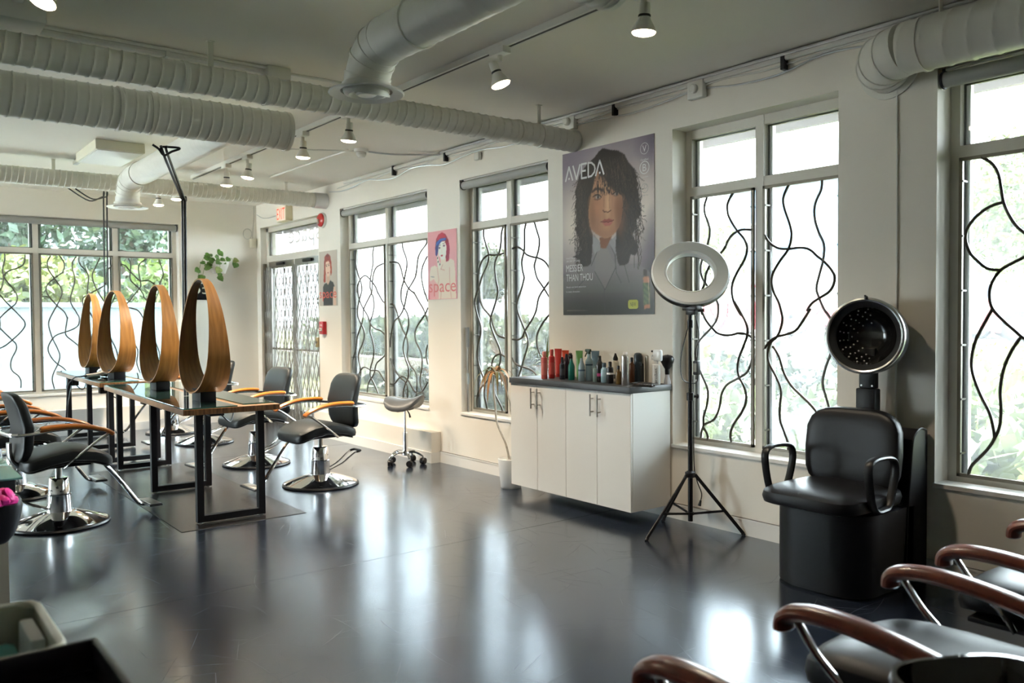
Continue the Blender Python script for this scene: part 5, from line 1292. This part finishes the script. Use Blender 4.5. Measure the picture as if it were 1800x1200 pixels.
t, M = poster('poster', 'tall poster of a dark-haired woman in a pale shirt above the cabinet', Y_, Z_, PW, PH, pr, 1.65)
def place(name, body, m_, u0, v0, u1, v1): lettering(name, body, m_, t, u0*PW, -v1*PH, (u1-u0)*PW, (v1-v0)*PH, M)
# headline: drawn strokes, as its A has a dot in place of the bar
hl = MB()
def stroke(pts, w=.0075):
    for (a, b) in zip(pts[:-1], pts[1:]):
        a = Vector((a[0]*PW, -a[1]*PH, 0)); b = Vector((b[0]*PW, -b[1]*PH, 0)); d = (b-a).normalized(); nn = Vector((-d.y, d.x, 0))*w; a = a-d*w*.5; b = b+d*w*.5
        hl.add([M @ p for p in (a-nn, b-nn, b+nn, a+nn)], [(0, 1, 2, 3)])
U0, V0, V1 = .038, .085, .170
stroke([(U0, V1), (U0+.042, V0), (U0+.084, V1)]); stroke([(U0+.090, V0), (U0+.130, V1), (U0+.172, V0)])
stroke([(U0+.248, V0), (U0+.190, V0), (U0+.190, V1), (U0+.248, V1)]); stroke([(U0+.190, .127), (U0+.236, .127)])
stroke([(U0+.268, V1), (U0+.268, V0), (U0+.305, V0+.003), (U0+.337, V0+.022), (U0+.345, .128), (U0+.337, V1-.022), (U0+.305, V1-.003), (U0+.268, V1)]); stroke([(U0+.352, V1), (U0+.398, V0), (U0+.442, V1)])
for uc in (U0+.042, U0+.398):
    c_ = Vector((uc*PW, -.158*PH, 0)); hl.add([M @ (c_+Vector((.009*math.cos(a), .009*math.sin(a), 0))) for a in [2*PI*k/12 for k in range(12)]], [tuple(range(12))])
obj('headline_lettering', hl, TW, t, False)
place('slogan_lettering', 'MESSIER', TW, .040, .690, .240, .733); place('slogan_lettering', 'THAN THOU', TW, .040, .748, .352, .792)
place('small_print', "WHAT'S NEW", TW, .040, .644, .150, .655); place('small_print', 'AIR DRY STYLING', TW, .040, .662, .205, .673)
place('small_print', 'Simply use hand texturizer', TW, .040, .822, .275, .835); place('small_print', 'in every direction.', TW, .040, .851, .205, .864)
bd = MB(); c0 = Vector((.787*PW, -.942*PH, 0)); hw, hh, r_ = .052*PW, .026*PH, .018
poly = []
for (sx, sy, a0) in ((1, 1, 0), (-1, 1, 90), (-1, -1, 180), (1, -1, 270)):
    for k in range(5): a = R(a0+90*k/4); poly.append(c0+Vector((sx*(hw-r_)+r_*math.cos(a), sy*(hh-r_)+r_*math.sin(a), .0002)))
bd.add([M @ p for p in poly], [tuple(range(20))]); obj('badge', bd, TY, t, False)
t_M = M @ Matrix.Translation((0, 0, .0006)); lettering('badge_lettering', 'NEW', TK, t, .758*PW, -.953*PH, .058*PW, .022*PH, t_M)
def ring(u, v, r0, r1):
    c_ = Vector((u*PW, -v*PH, 0)); n = 36; V = []
    for k in range(n): a = 2*PI*k/n; V += [M @ (c_+Vector((r0*math.cos(a), r0*math.sin(a), 0))), M @ (c_+Vector((r1*math.cos(a), r1*math.sin(a), 0)))]
    return V, [(2*k, 2*k+1, 2*((k+1) % n)+1, 2*((k+1) % n)) for k in range(n)]
em = MB(); em.add(*ring(.905, .072, .037, .040)); obj('round_emblem', em, TW, t, False); place('emblem_letter', 'V', TW, .885, .054, .925, .090)
em = MB(); em.add(*ring(.905, .178, .040, .046)); obj('round_emblem', em, TW, t, False); place('emblem_letter', 'B', TW, .887, .158, .923, .198)
place('emblem_lettering', 'Certified', TW, .868, .128, .942, .139); place('emblem_lettering', 'Corporation', TW, .870, .226, .940, .236)
TG = mat('print_grey', (.42,.41,.40), .5); em = MB(); em.add(*ring(.907, .293, .030, .033)); em.add(*ring(.915, .285, .012, .015)); obj('faint_emblem', em, TG, t, False); lettering('faint_emblem_lettering', 'cruelty free', TG, t, .872*PW, -.338*PH, .07*PW, .009*PH, M)
# --- pink poster
PW2, PH2 = .493, .646
pr = Print(84, 110, (206, 142, 148))
pr.ell(.75, .35, .5, .6, (214, 156, 160), .8, 1); pr.ell(1, 1, .3, .4, (176, 96, 112), .8, 1); pr.ell(.0, 1.0, .2, .2, (196, 90, 110), .9, .8)
SK = (222, 196, 180); SKD = (188, 150, 136)
pr.poly([(.05,.62), (.10,.52), (.24,.50), (.34,.53), (.45,.46), (.44,.38), (.64,.40), (.66,.45), (.80,.42), (.91,.46), (.94,.60), (.97,1), (.30,1), (.12,.80), (.06,.72)], SK)
pr.poly([(.02,.74), (.20,.70), (.38,.82), (.36,1), (.05,1)], (214, 150, 152), .8)
for seg in ([(.33,.54), (.38,.72), (.30,.86)], [(.75,.55), (.76,.78), (.80,.98)], [(.47,.80), (.44,1)], [(.52,.50), (.45,.56), (.58,.58)]): pr.line(seg, .016, SKD, .8, PH2/PW2)
pr.poly([(.28,.36), (.26,.24), (.30,.12), (.38,.055), (.50,.03), (.62,.06), (.72,.15), (.76,.28), (.73,.44), (.64,.46), (.60,.3), (.45,.18), (.34,.22)], (128, 26, 46))
pr.poly([(.30,.13), (.40,.05), (.52,.03), (.63,.08), (.66,.13), (.50,.11), (.38,.13)], (186, 40, 66), .8)
pr.poly([(.34,.24), (.46,.16), (.60,.16), (.66,.24), (.64,.36), (.58,.43), (.48,.42), (.38,.36)], (232, 214, 204))
pr.poly([(.27,.26), (.30,.16), (.46,.115), (.64,.115), (.65,.155), (.50,.155), (.40,.20), (.35,.30), (.30,.36), (.27,.34)], (36, 66, 150)); pr.line([(.30,.20), (.42,.135), (.60,.13)], .018, (70, 110, 190), .7, PH2/PW2)
pr.poly([(.66,.18), (.74,.20), (.76,.30), (.72,.45), (.63,.46), (.65,.32)], (150, 28, 60)); pr.poly([(.28,.24), (.34,.20), (.37,.28), (.33,.36), (.29,.36)], (44, 44, 110))
for (u, v) in ((.41, .25), (.57, .225)): pr.ell(u, v, .05, .02, (96, 70, 92), .9, .6); pr.ell(u, v, .018, .013, (50, 60, 80), 1, .4); pr.line([(u-.05, v-.03), (u+.05, v-.042)], .008, (110, 60, 60), .8, PH2/PW2)
pr.ell(.49, .365, .05, .016, (170, 60, 76), 1, .4); pr.line([(.50,.24), (.495,.32)], .008, (206, 176, 164), .8, PH2/PW2)
pr.poly([(.31,.38), (.36,.34), (.38,.42), (.44,.50), (.42,.56), (.34,.52)], (230, 204, 190))
for (u, v) in ((.34, .395), (.36, .45), (.42, .49)): pr.ell(u, v, .02, .02, (30, 34, 34), 1, .4)
pr.line([(.10,.66), (.22,.67)], .012, (110, 110, 120), .7, PH2/PW2)
t, M = poster('poster', 'pink poster of a woman with a red and blue bob between the windows', 6.905, 2.196, PW2, PH2, pr, 1.25)
lettering('poster_lettering', 'space', TP, t, .03*PW2, -.955*PH2, .93*PW2, .185*PH2, M)
# --- red-haired poster
PW3, PH3 = .467, .640
pr = Print(66, 96, (176, 164, 152))
pr.ell(.5, .4, .7, .7, (190, 178, 166), .8, 1)
pr.poly([(.24,.55), (.32,.10), (.45,.07), (.60,.09), (.70,.22), (.72,.40), (.66,.46), (.58,.30), (.38,.30), (.36,.56), (.28,.58)], (156, 58, 36))
pr.poly([(.40,.46), (.58,.42), (.62,.60), (.42,.62)], (196, 160, 138)); pr.poly([(.35,.20), (.60,.18), (.64,.36), (.56,.46), (.46,.47), (.37,.38)], (214, 180, 160))
pr.poly([(.28,.20), (.36,.08), (.50,.055), (.64,.10), (.70,.24), (.60,.22), (.50,.17), (.38,.20), (.34,.30), (.30,.40)], (134, 46, 34)); pr.poly([(.36,.09), (.48,.05), (.60,.08), (.50,.12)], (96, 34, 36), .8)
for (u, v) in ((.42, .275), (.55, .265)): pr.ell(u, v, .05, .014, (70, 50, 46), .95, .5); pr.line([(u-.05, v-.025), (u+.05, v-.03)], .010, (110, 60, 44), .8, PH3/PW3)
pr.ell(.50, .40, .05, .014, (160, 76, 70), 1, .4); pr.line([(.49,.28), (.485,.355)], .008, (180, 140, 120), .7, PH3/PW3)
pr.poly([(.20,.66), (.28,.60), (.40,.58), (.50,.62), (.62,.54), (.78,.58), (.86,.66), (.78,.72), (.74,.90), (.75,1), (.22,1)], (48, 44, 46)); pr.poly([(.80,.66), (.90,.66), (.93,1), (.78,1), (.76,.80)], (206, 172, 150))
t, M = poster('poster', 'small poster of a red-haired woman in a black top beside the door', 9.312, 2.164, PW3, PH3, pr, 1.15)
lettering('poster_lettering', 'space', TR, t, .0*PW3, -.915*PH3, .96*PW3, .17*PH3, M)

# ================================================================== SIGNS AND ALARMS
ex = thing('exit_sign', 'illuminated exit sign with red letters above the door', 'exit sign', (W-.002, 10.33, 2.62))
EXW = mat('exit_face_lit', (.85,.75,.62), .4, emit=(1.0,.80,.62), estr=.05); EXR = mat('exit_red_lit', (.80,.09,.03), .4, emit=(1,.10,.02), estr=.12)
ya_, yb_ = on(502, 375, 0, W-.095).y, on(486, 375, 0, W-.095).y; zt_, zb_ = on(494, 362, 0, W-.095).z, on(494, 389, 0, W-.095).z
ex.location = (W-.001, (ya_+yb_)/2, zb_); hw_ = (yb_-ya_)/2; hz_ = zt_-zb_
obj('housing', MB().rbox(-.095, 0, -hw_, hw_, 0, hz_, .006), mat('exit_cream', (.72,.64,.44), .5), ex)
obj('face', MB().box(-.0975, -.094, -hw_+.006, hw_-.006, .006, hz_-.006), EXW, ex, False)
lettering('exit_lettering', 'EXIT', EXR, ex, -hw_*.86, hz_*.14, hw_*1.72, hz_*.72, Matrix.Translation((-.0980, 0, 0)) @ Matrix(((0,0,-1,0),(-1,0,0,0),(0,1,0,0),(0,0,0,1))))
obj('mount', MB().rbox(-.03, .0005, -.05, .05, hz_-.002, hz_+.03, .004), FITW, ex)
fb = thing('fire_bell', 'round red fire alarm strobe on the wall right of the door', 'fire alarm', (W, 9.19, 2.53))
Mr = Matrix.Rotation(-PI/2, 4, 'Y')
obj('back_plate', MB().lathe([(0, 0), (.085, 0), (.09, .01), (.085, .03), (0, .03)], 32, Mr), FITW, fb)
obj('red_dome', MB().lathe([(.080, .03), (.078, .045), (.06, .06), (.03, .068), (0, .07)], 32, Mr), mat('alarm_red', (.60,.03,.025), .3), fb)
obj('strobe_lens', MB().rbox(-.085, -.06, -.02, .02, -.045, .01, .005), mat('strobe_clear', (.7,.6,.55), .15), fb)
ps_ = thing('pull_station', 'red fire alarm pull station on the wall below the small poster', 'fire alarm', (W, 9.20, 1.265))
obj('box', MB().rbox(-.045, 0, -.055, .055, -.075, .075, .005), mat('pull_red', (.50,.02,.03), .35), ps_)
obj('handle', MB().rbox(-.060, -.044, -.035, .035, -.035, .0, .004), FITW, ps_); obj('handle_bar', MB().box(-.0615, -.0595, -.022, .022, -.024, -.010), mat('bar_red', (.5,.02,.03), .4), ps_, False)
lettering('pull_lettering', 'FIRE', FITW, ps_, -.03, .02, .06, .022, Matrix.Translation((-.0462, 0, 0)) @ Matrix(((0,0,-1,0),(-1,0,0,0),(0,1,0,0),(0,0,0,1))))
sn = thing('motion_sensor', 'cream alarm sensor box high in the corner beside the door', 'sensor', (W-.065, D-.02, 2.42))
obj('sensor_body', MB().rbox(-.04, .04, -.04, .018, -.075, .05, .012), mat('sensor_cream', (.66,.60,.47), .45), sn)
obj('cable_loop', MB().tube([Vector((-.07+.06*math.cos(a), -.005, .11+.07*math.sin(a))) for a in [2*PI*k/20 for k in range(20)]], .0045, 5, True), mat('cable_grey', (.45,.43,.38), .5), sn)
obj('cable', MB().tube(spl([(.0, .0, .05), (.015, .008, .2), (.03, .01, .35), (.03, .01, .49)], 4), .004, 5), mat('cable_grey2', (.45,.43,.38), .5), sn)
wire('sign_cable', 'thin cable sagging along the wall from the corner to the exit sign', 'cable', [(W-.006, D-.03, 2.80), (W-.006, 11.0, 2.725), (W-.006, 10.7, 2.715), (W-.006, 10.40, 2.73)], .004, GALV)
sg = thing('wall_sign', 'black sign with white lettering on the end wall, seen reversed in the nearest mirror', 'sign', (.17, D-.004, 1.63))
obj('panel', MB().rbox(0, .67, -.012, .003, 0, .21, .003), BLKPL, sg)
lettering('sign_lettering', 'space', mat('sign_letter_cream', (.75,.70,.58), .5), sg, .05, .035, .60, .13, Matrix.Translation((0, -.0128, 0)) @ Matrix(((1,0,0,0),(0,0,-1,0),(0,1,0,0),(0,0,0,1))))

# ================================================================== FOLDING DOOR GATE
gt = thing('security_gate', 'folding lattice security gate drawn across the double door', 'gate', (W+.045, 0, 0))
zt_, zb_ = 2.03, .06; npitch = 12; ya, yb = 9.42, 10.80; dy = (yb-ya)/npitch; nr = 7; dz = (zt_-zb_)/nr
GATEM = mat('gate_grey_steel', (.30,.29,.27), .4, metal=.6)
sl1 = MB().box(-.003, .003, -.007, .007, 0, 1).mesh('slat', GATEM, False)
def slat(y0, z0, y1, z1, dx, parent):
    o = bpy.data.objects.new('lattice_slat', sl1); col.objects.link(o); o.parent = parent
    L = math.hypot(y1-y0, z1-z0); o.location = (dx, y0, z0); o.rotation_euler = (-math.atan2(y1-y0, z1-z0), 0, 0); o.scale = (1, 1, L)
for i in range(npitch):
    for j in range(nr):
        z0 = zb_+j*dz
        slat(ya+i*dy, z0, ya+(i+1)*dy, z0+dz, -.004, gt); slat(ya+(i+1)*dy, z0, ya+i*dy, z0+dz, .004, gt)
for i in range(npitch+1):
    if i % 3 == 0: obj('upright', MB().box(-.012, -.008, ya+i*dy-.009, ya+i*dy+.009, .02, 2.07).box(.008, .012, ya+i*dy-.009, ya+i*dy+.009, .02, 2.07), GATEM, gt, False)
# folded stack at the far jamb
for k in range(4):
    y_ = 10.86+k*.055
    obj('stacked_upright', MB().box(-.020+.004*(k % 2), -.012+.004*(k % 2), y_-.010, y_+.010, .02, 2.07), GATEM, gt, False)
    for j in range(nr):
        z0 = zb_+j*dz; slat(y_, z0, y_+.05, z0+dz, -.016, gt); slat(y_+.05, z0, y_, z0+dz, -.006, gt)
obj('gate_post', MB().box(-.02, .02, 11.09, 11.125, 0, 2.12), mat('gate_post_brown', (.16,.14,.11), .5, metal=.4), gt, False)
obj('floor_track', MB().box(-.015, .015, 9.42, 11.09, .0005, .012), GATEM, gt, False)
lk = obj('lock_box', MB().rbox(-.035, .016, 9.405, 9.475, 1.03, 1.15, .006), mat('brass_lock', (.45,.33,.16), .35, metal=.7), gt)
obj('lock_knob', MB().cyl((-.055, 9.44, 1.09), (-.034, 9.44, 1.09), .014, 12), GATEM, lk)

# ================================================================== ROLLER BLINDS
def blind(label, y0, y1, z, x=W+.035, r=.036, axis='R'):
    t = thing('roller_blind', label, 'blind', (0, 0, 0))
    if axis == 'R':
        a, b = (x, y0, z), (x, y1, z); e = Vector((0, 1, 0))
    else: a, b = (y0, x, z), (y1, x, z); e = Vector((1, 0, 0))
    a, b = Vector(a), Vector(b)
    obj('rolled_fabric', MB().tube([a+e*.012, b-e*.012], r, 24), BLIND, t)
    for q in (a, b-e*.011): obj('end_bracket', MB().tube([q, q+e*.011], r*1.12, 16).box(q.x-.012, q.x+.012+.0, q.y-.004, q.y+.012, q.z, q.z+r+.02), BLKPL, t)
    obj('head_rail', MB().tube([a+e*.012+Vector((0, 0, r+.012)), b-e*.012+Vector((0, 0, r+.012))], .008, 6), TRIMW, t)
blind('grey roller blind rolled up over the double window left of the pink poster', 6.935, 8.75, 2.565)
blind('grey roller blind rolled up over the window left of the tall poster', 5.135, 6.356, 2.578)
blind('grey roller blind rolled up over the far right window', .71, 2.055, 2.57, r=.04)
blind('grey roller blind rolled up over the end window', .92, 3.33, 2.555, D+.03, .040, 'B')
rp = thing('blind_pole', 'grey crank pole leaning in the reveal of the window left of the tall poster', 'pole', (W+.055, 6.335, .505))
obj('pole', MB().cyl((0, 0, 0), (0, .005, .62), .010, 10), STEEL, rp); obj('grip', MB().tube([(0, .005, .60), (0, .006, .78)], [.014, .020], 10), mat('grip_grey', (.28,.30,.31), .4), rp); obj('sleeve', MB().cyl((0, .002, .26), (0, .003, .36), .013, 10), mat('sleeve_clear', (.45,.52,.56), .2), rp)

# ================================================================== SHAMPOO CHAIRS AND FOREGROUND
def make_wash(label, x, first=[None]):
    if first[0]: return dup(first[0], (x, 1.24, 0), 0, label)
    t = thing('shampoo_chair', label, 'chair', (x, 1.24, 0), 0, 'reclining wash chairs at the lower right')
    # local: faces +y, front of the arms at y = 0
    obj('seat', MB().pad(.245, .27, .055, .5, .4, 36, fn=lambda p: Vector((p.x, p.y, p.z+.02*math.cos(p.x*5)-.035*max(0, p.y/.27)**3)), M=Matrix.Translation((0, -.22, .455))), VINYL, t)
    obj('backrest', MB().pad(.235, .05, .23, .5, .4, 32, fn=lambda p: Vector((p.x, p.y-.45*(p.z+.2), p.z)), M=Matrix.Translation((0, -.53, .60))), VINYL, t)
    obj('pedestal', MB().lathe([(.10, .03), (.085, .05), (.07, .40)], 24, Matrix.Translation((0, -.25, 0))), BLKST, t)
    obj('floor_plate', MB().rbox(-.22, .22, -.55, .05, 0, .03, .006), BLKST, t)
    obj('seat_frame', MB().rbox(-.24, .24, -.42, -.02, .385, .402, .004), BLKST, t)
    for s in (-1, 1):
        xx = s*.272
        prof = [(xx, .040, .560), (xx, .036, .592), (xx, .002, .612), (xx, -.07, .622), (xx, -.18, .618), (xx, -.32, .597), (xx, -.45, .563), (xx, -.56, .520)]
        pts = spl(prof, 5); N = len(pts)
        a = obj('arm_rest', MB().tube(pts, [.024]+[.029]*(N-2)+[.022], 16, flat=(1.36, .80)), CHERRY, t)
        obj('arm_support', MB().tube(spl([(xx, .0, .590), (xx, -.055, .52), (xx*.98, -.13, .455), (xx*.95, -.17, .395)], 5), .011, 8, flat=(.7, 1.5)), CHROME, a)
        obj('arm_support', MB().tube(spl([(xx, -.42, .56), (xx, -.40, .49), (xx*.95, -.38, .395)], 4), .011, 8, flat=(.7, 1.5)), CHROME, a)
    first[0] = t; return t
make_wash('black wash chair with red-brown wooden arms, middle one at the lower right', 2.17)
make_wash('black wash chair with red-brown wooden arms, rightmost, under the far right window', 3.055)
make_wash('wash chair of which only one red-brown arm tip shows at the bottom edge', 1.10)
wbn = thing('wash_basin', 'black glossy shampoo basin in the bottom right corner', 'basin', (1.60, .60, 0), R(-27))
GLB = mat('black_ceramic', (.008,.008,.009), .06, spec=.6, coat=.5)
def basin(p): return Vector((p.x, p.y, p.z+.03*(p.y/.2)))
rim = [(.17*math.copysign(abs(math.cos(a))**.55, math.cos(a)), .20*math.copysign(abs(math.sin(a))**.55, math.sin(a))) for a in [2*PI*k/40 for k in range(40)]]
V = []; F = []
for (s, z) in ((.55, .47), (.92, .54), (1.0, .665), (1.02, .687), (1.0, .70), (.95, .70), (.90, .66), (.55, .54), (.02, .53)):
    V += [(x*s, y*s, z) for x, y in rim]
for i in range(8):
    for k in range(40): l = (k+1) % 40; F.append((i*40+k, i*40+l, (i+1)*40+l, (i+1)*40+k))
F.append(tuple(range(40))[::-1]); F.append(tuple(320+k for k in range(40)))
obj('bowl', MB().add(V, F), GLB, wbn); obj('pedestal', MB().lathe([(.13, 0), (.12, .02), (.07, .06), (.07, .48)], 28), BLKST, wbn)
obj('tap', MB().tube(spl([(0, -.15, .54), (0, -.15, .78), (0, -.11, .82), (0, -.06, .78)], 5), .010, 10), CHROME, wbn)
# trolley with trays at the lower left
tl = thing('trolley', 'black salon trolley top at the bottom left corner', 'trolley', (.02, 1.60, 0))
TX0, TX1, TY0, TY1 = -.36, .318, -.42, .075
obj('top_tray', MB().rbox(TX0, TX1, TY0, TY1, .735, .745, .004).rbox(TX0, TX1, TY1-.012, TY1, .740, .80, .005).rbox(TX0, TX1, TY0, TY0+.012, .740, .80, .005).rbox(TX1-.012, TX1, TY0, TY1, .740, .80, .005).rbox(TX0, TX0+.012, TY0, TY1, .740, .80, .005), BLKPL, tl)
for (x, y) in ((TX0+.03, TY0+.03), (TX1-.03, TY0+.03), (TX0+.03, TY1-.03), (TX1-.03, TY1-.03)):
    lg = obj('post', MB().cyl((x, y, .06), (x, y, .735), .011, 10), STEEL, tl); obj('castor', MB().lathe([(.012, -.012), (.030, -.010), (.030, .010), (.012, .012)], 16, Matrix.Translation((x, y, .030)) @ Matrix.Rotation(PI/2, 4, 'X')), BLKPL, lg)
obj('lower_tray', MB().rbox(TX0, TX1, TY0, TY1, .25, .29, .005), BLKPL, tl)
cbn = thing('clear_bin', 'open clear plastic bin with teal contents at the left edge', 'bin', (.108, 1.89, 0))
CLP = mat('frosted_plastic', (.60,.58,.50), .25, spec=.5)
bx0, bx1, by0, by1, zb0, zb1 = -.36, .185, -.17, .155, .60, .775
obj('walls', MB().rbox(bx0, bx1, by1-.006, by1, zb0, zb1, .002).rbox(bx0, bx1, by0, by0+.006, zb0, zb1, .002).rbox(bx1-.006, bx1, by0, by1, zb0, zb1, .002).rbox(bx0, bx0+.006, by0, by1, zb0, zb1, .002).rbox(bx0, bx1, by0, by1, zb0-.006, zb0, .002), CLP, cbn)
obj('rim', MB().tube([Vector(p) for p in ((bx0, by0, zb1), (bx1-.03, by0, zb1), (bx1-.009, by0+.009, zb1), (bx1, by0+.03, zb1), (bx1, by1-.03, zb1), (bx1-.009, by1-.009, zb1), (bx1-.03, by1, zb1), (bx0, by1, zb1))], .008, 8, True), mat('rim_cream', (.66,.62,.50), .35), cbn)
obj('stand_leg', MB().box(bx0+.02, bx0+.05, by0+.02, by0+.05, 0, zb0-.006), STEEL, cbn, False); obj('stand_leg', MB().box(bx1-.05, bx1-.02, by0+.02, by0+.05, 0, zb0-.006), STEEL, cbn, False)
obj('stand_leg', MB().box(bx0+.02, bx0+.05, by1-.05, by1-.02, 0, zb0-.006), STEEL, cbn, False); obj('stand_leg', MB().box(bx1-.05, bx1-.02, by1-.05, by1-.02, 0, zb0-.006), STEEL, cbn, False)
tag(obj('folded_towel', MB().rbox(-.20, .250, 1.75, 2.00, .603, .720, .02), mat('teal_towel', (.03,.20,.19), .8, bump=.3, bscale=120)), 'teal folded cloth lying in the clear plastic bin', 'cloth')
tag(obj('white_packet', MB().rbox(.256, .284, 1.86, 2.01, .603, .755, .006), mat('packet_white', (.62,.66,.68), .5)), 'pale packet standing in the right end of the clear bin', 'packet')
# side station at the left edge
ss = thing('side_station', 'glass-topped side station with a steel leg at the left edge', 'table', (0, 0, 0))
obj('glass_top', MB().rbox(-.60, .480, 3.56, 4.60, .792, .80, .002), mat('teal_glass', (.10,.24,.22), .05, spec=.8), ss)
obj('under_frame', MB().rbox(-.58, .46, 3.585, 4.57, .742, .791, .004), BLKST, ss)
LEGM = mat('leg_beige_metal', (.42,.37,.28), .4, metal=.4); lx = on(3, 980, 1, 3.62).x
for (x, y) in ((lx, 3.62), (-.55, 3.62), (lx, 4.54), (-.55, 4.54)): obj('leg', MB().box(x-.02, x+.02, y-.02, y+.02, 0, .742), LEGM, ss, False)
pc = on(-6, 880, 1, 3.52)
tag(obj('tool_pouch', MB().pad(.078, .035, .095, .7, .7, 24, fn=lambda p: Vector((p.x*(1+.3*p.z/.095), p.y, p.z)), M=Matrix.Translation((pc.x, 3.545, .66))), BLKPL), 'black cloth pouch hanging at the corner of the side station', 'pouch')
pk = MB(); rng = random.Random(4)
for k in range(9):
    a = 2*PI*k/9; pk.pad(.030, .020, .018, .8, .8, 12, phis=[-90,-60,-30,0,30,60,90], M=Matrix.Translation((.022*math.cos(a), .012*math.sin(a), .010*(k % 3))) @ Matrix.Rotation(a, 4, 'Z') @ Matrix.Rotation(.5*(k % 3), 4, 'Y'))
bw = obj('hair_bow', pk, mat('hot_pink_satin', (.85,.03,.30), .45)); bw.location = (on(4, 880, 1, 3.49).x, 3.49, on(10, 880, 1, 3.49).z)
tag(bw, 'hot pink fabric flower tucked in the black pouch at the left edge', 'hair bow')
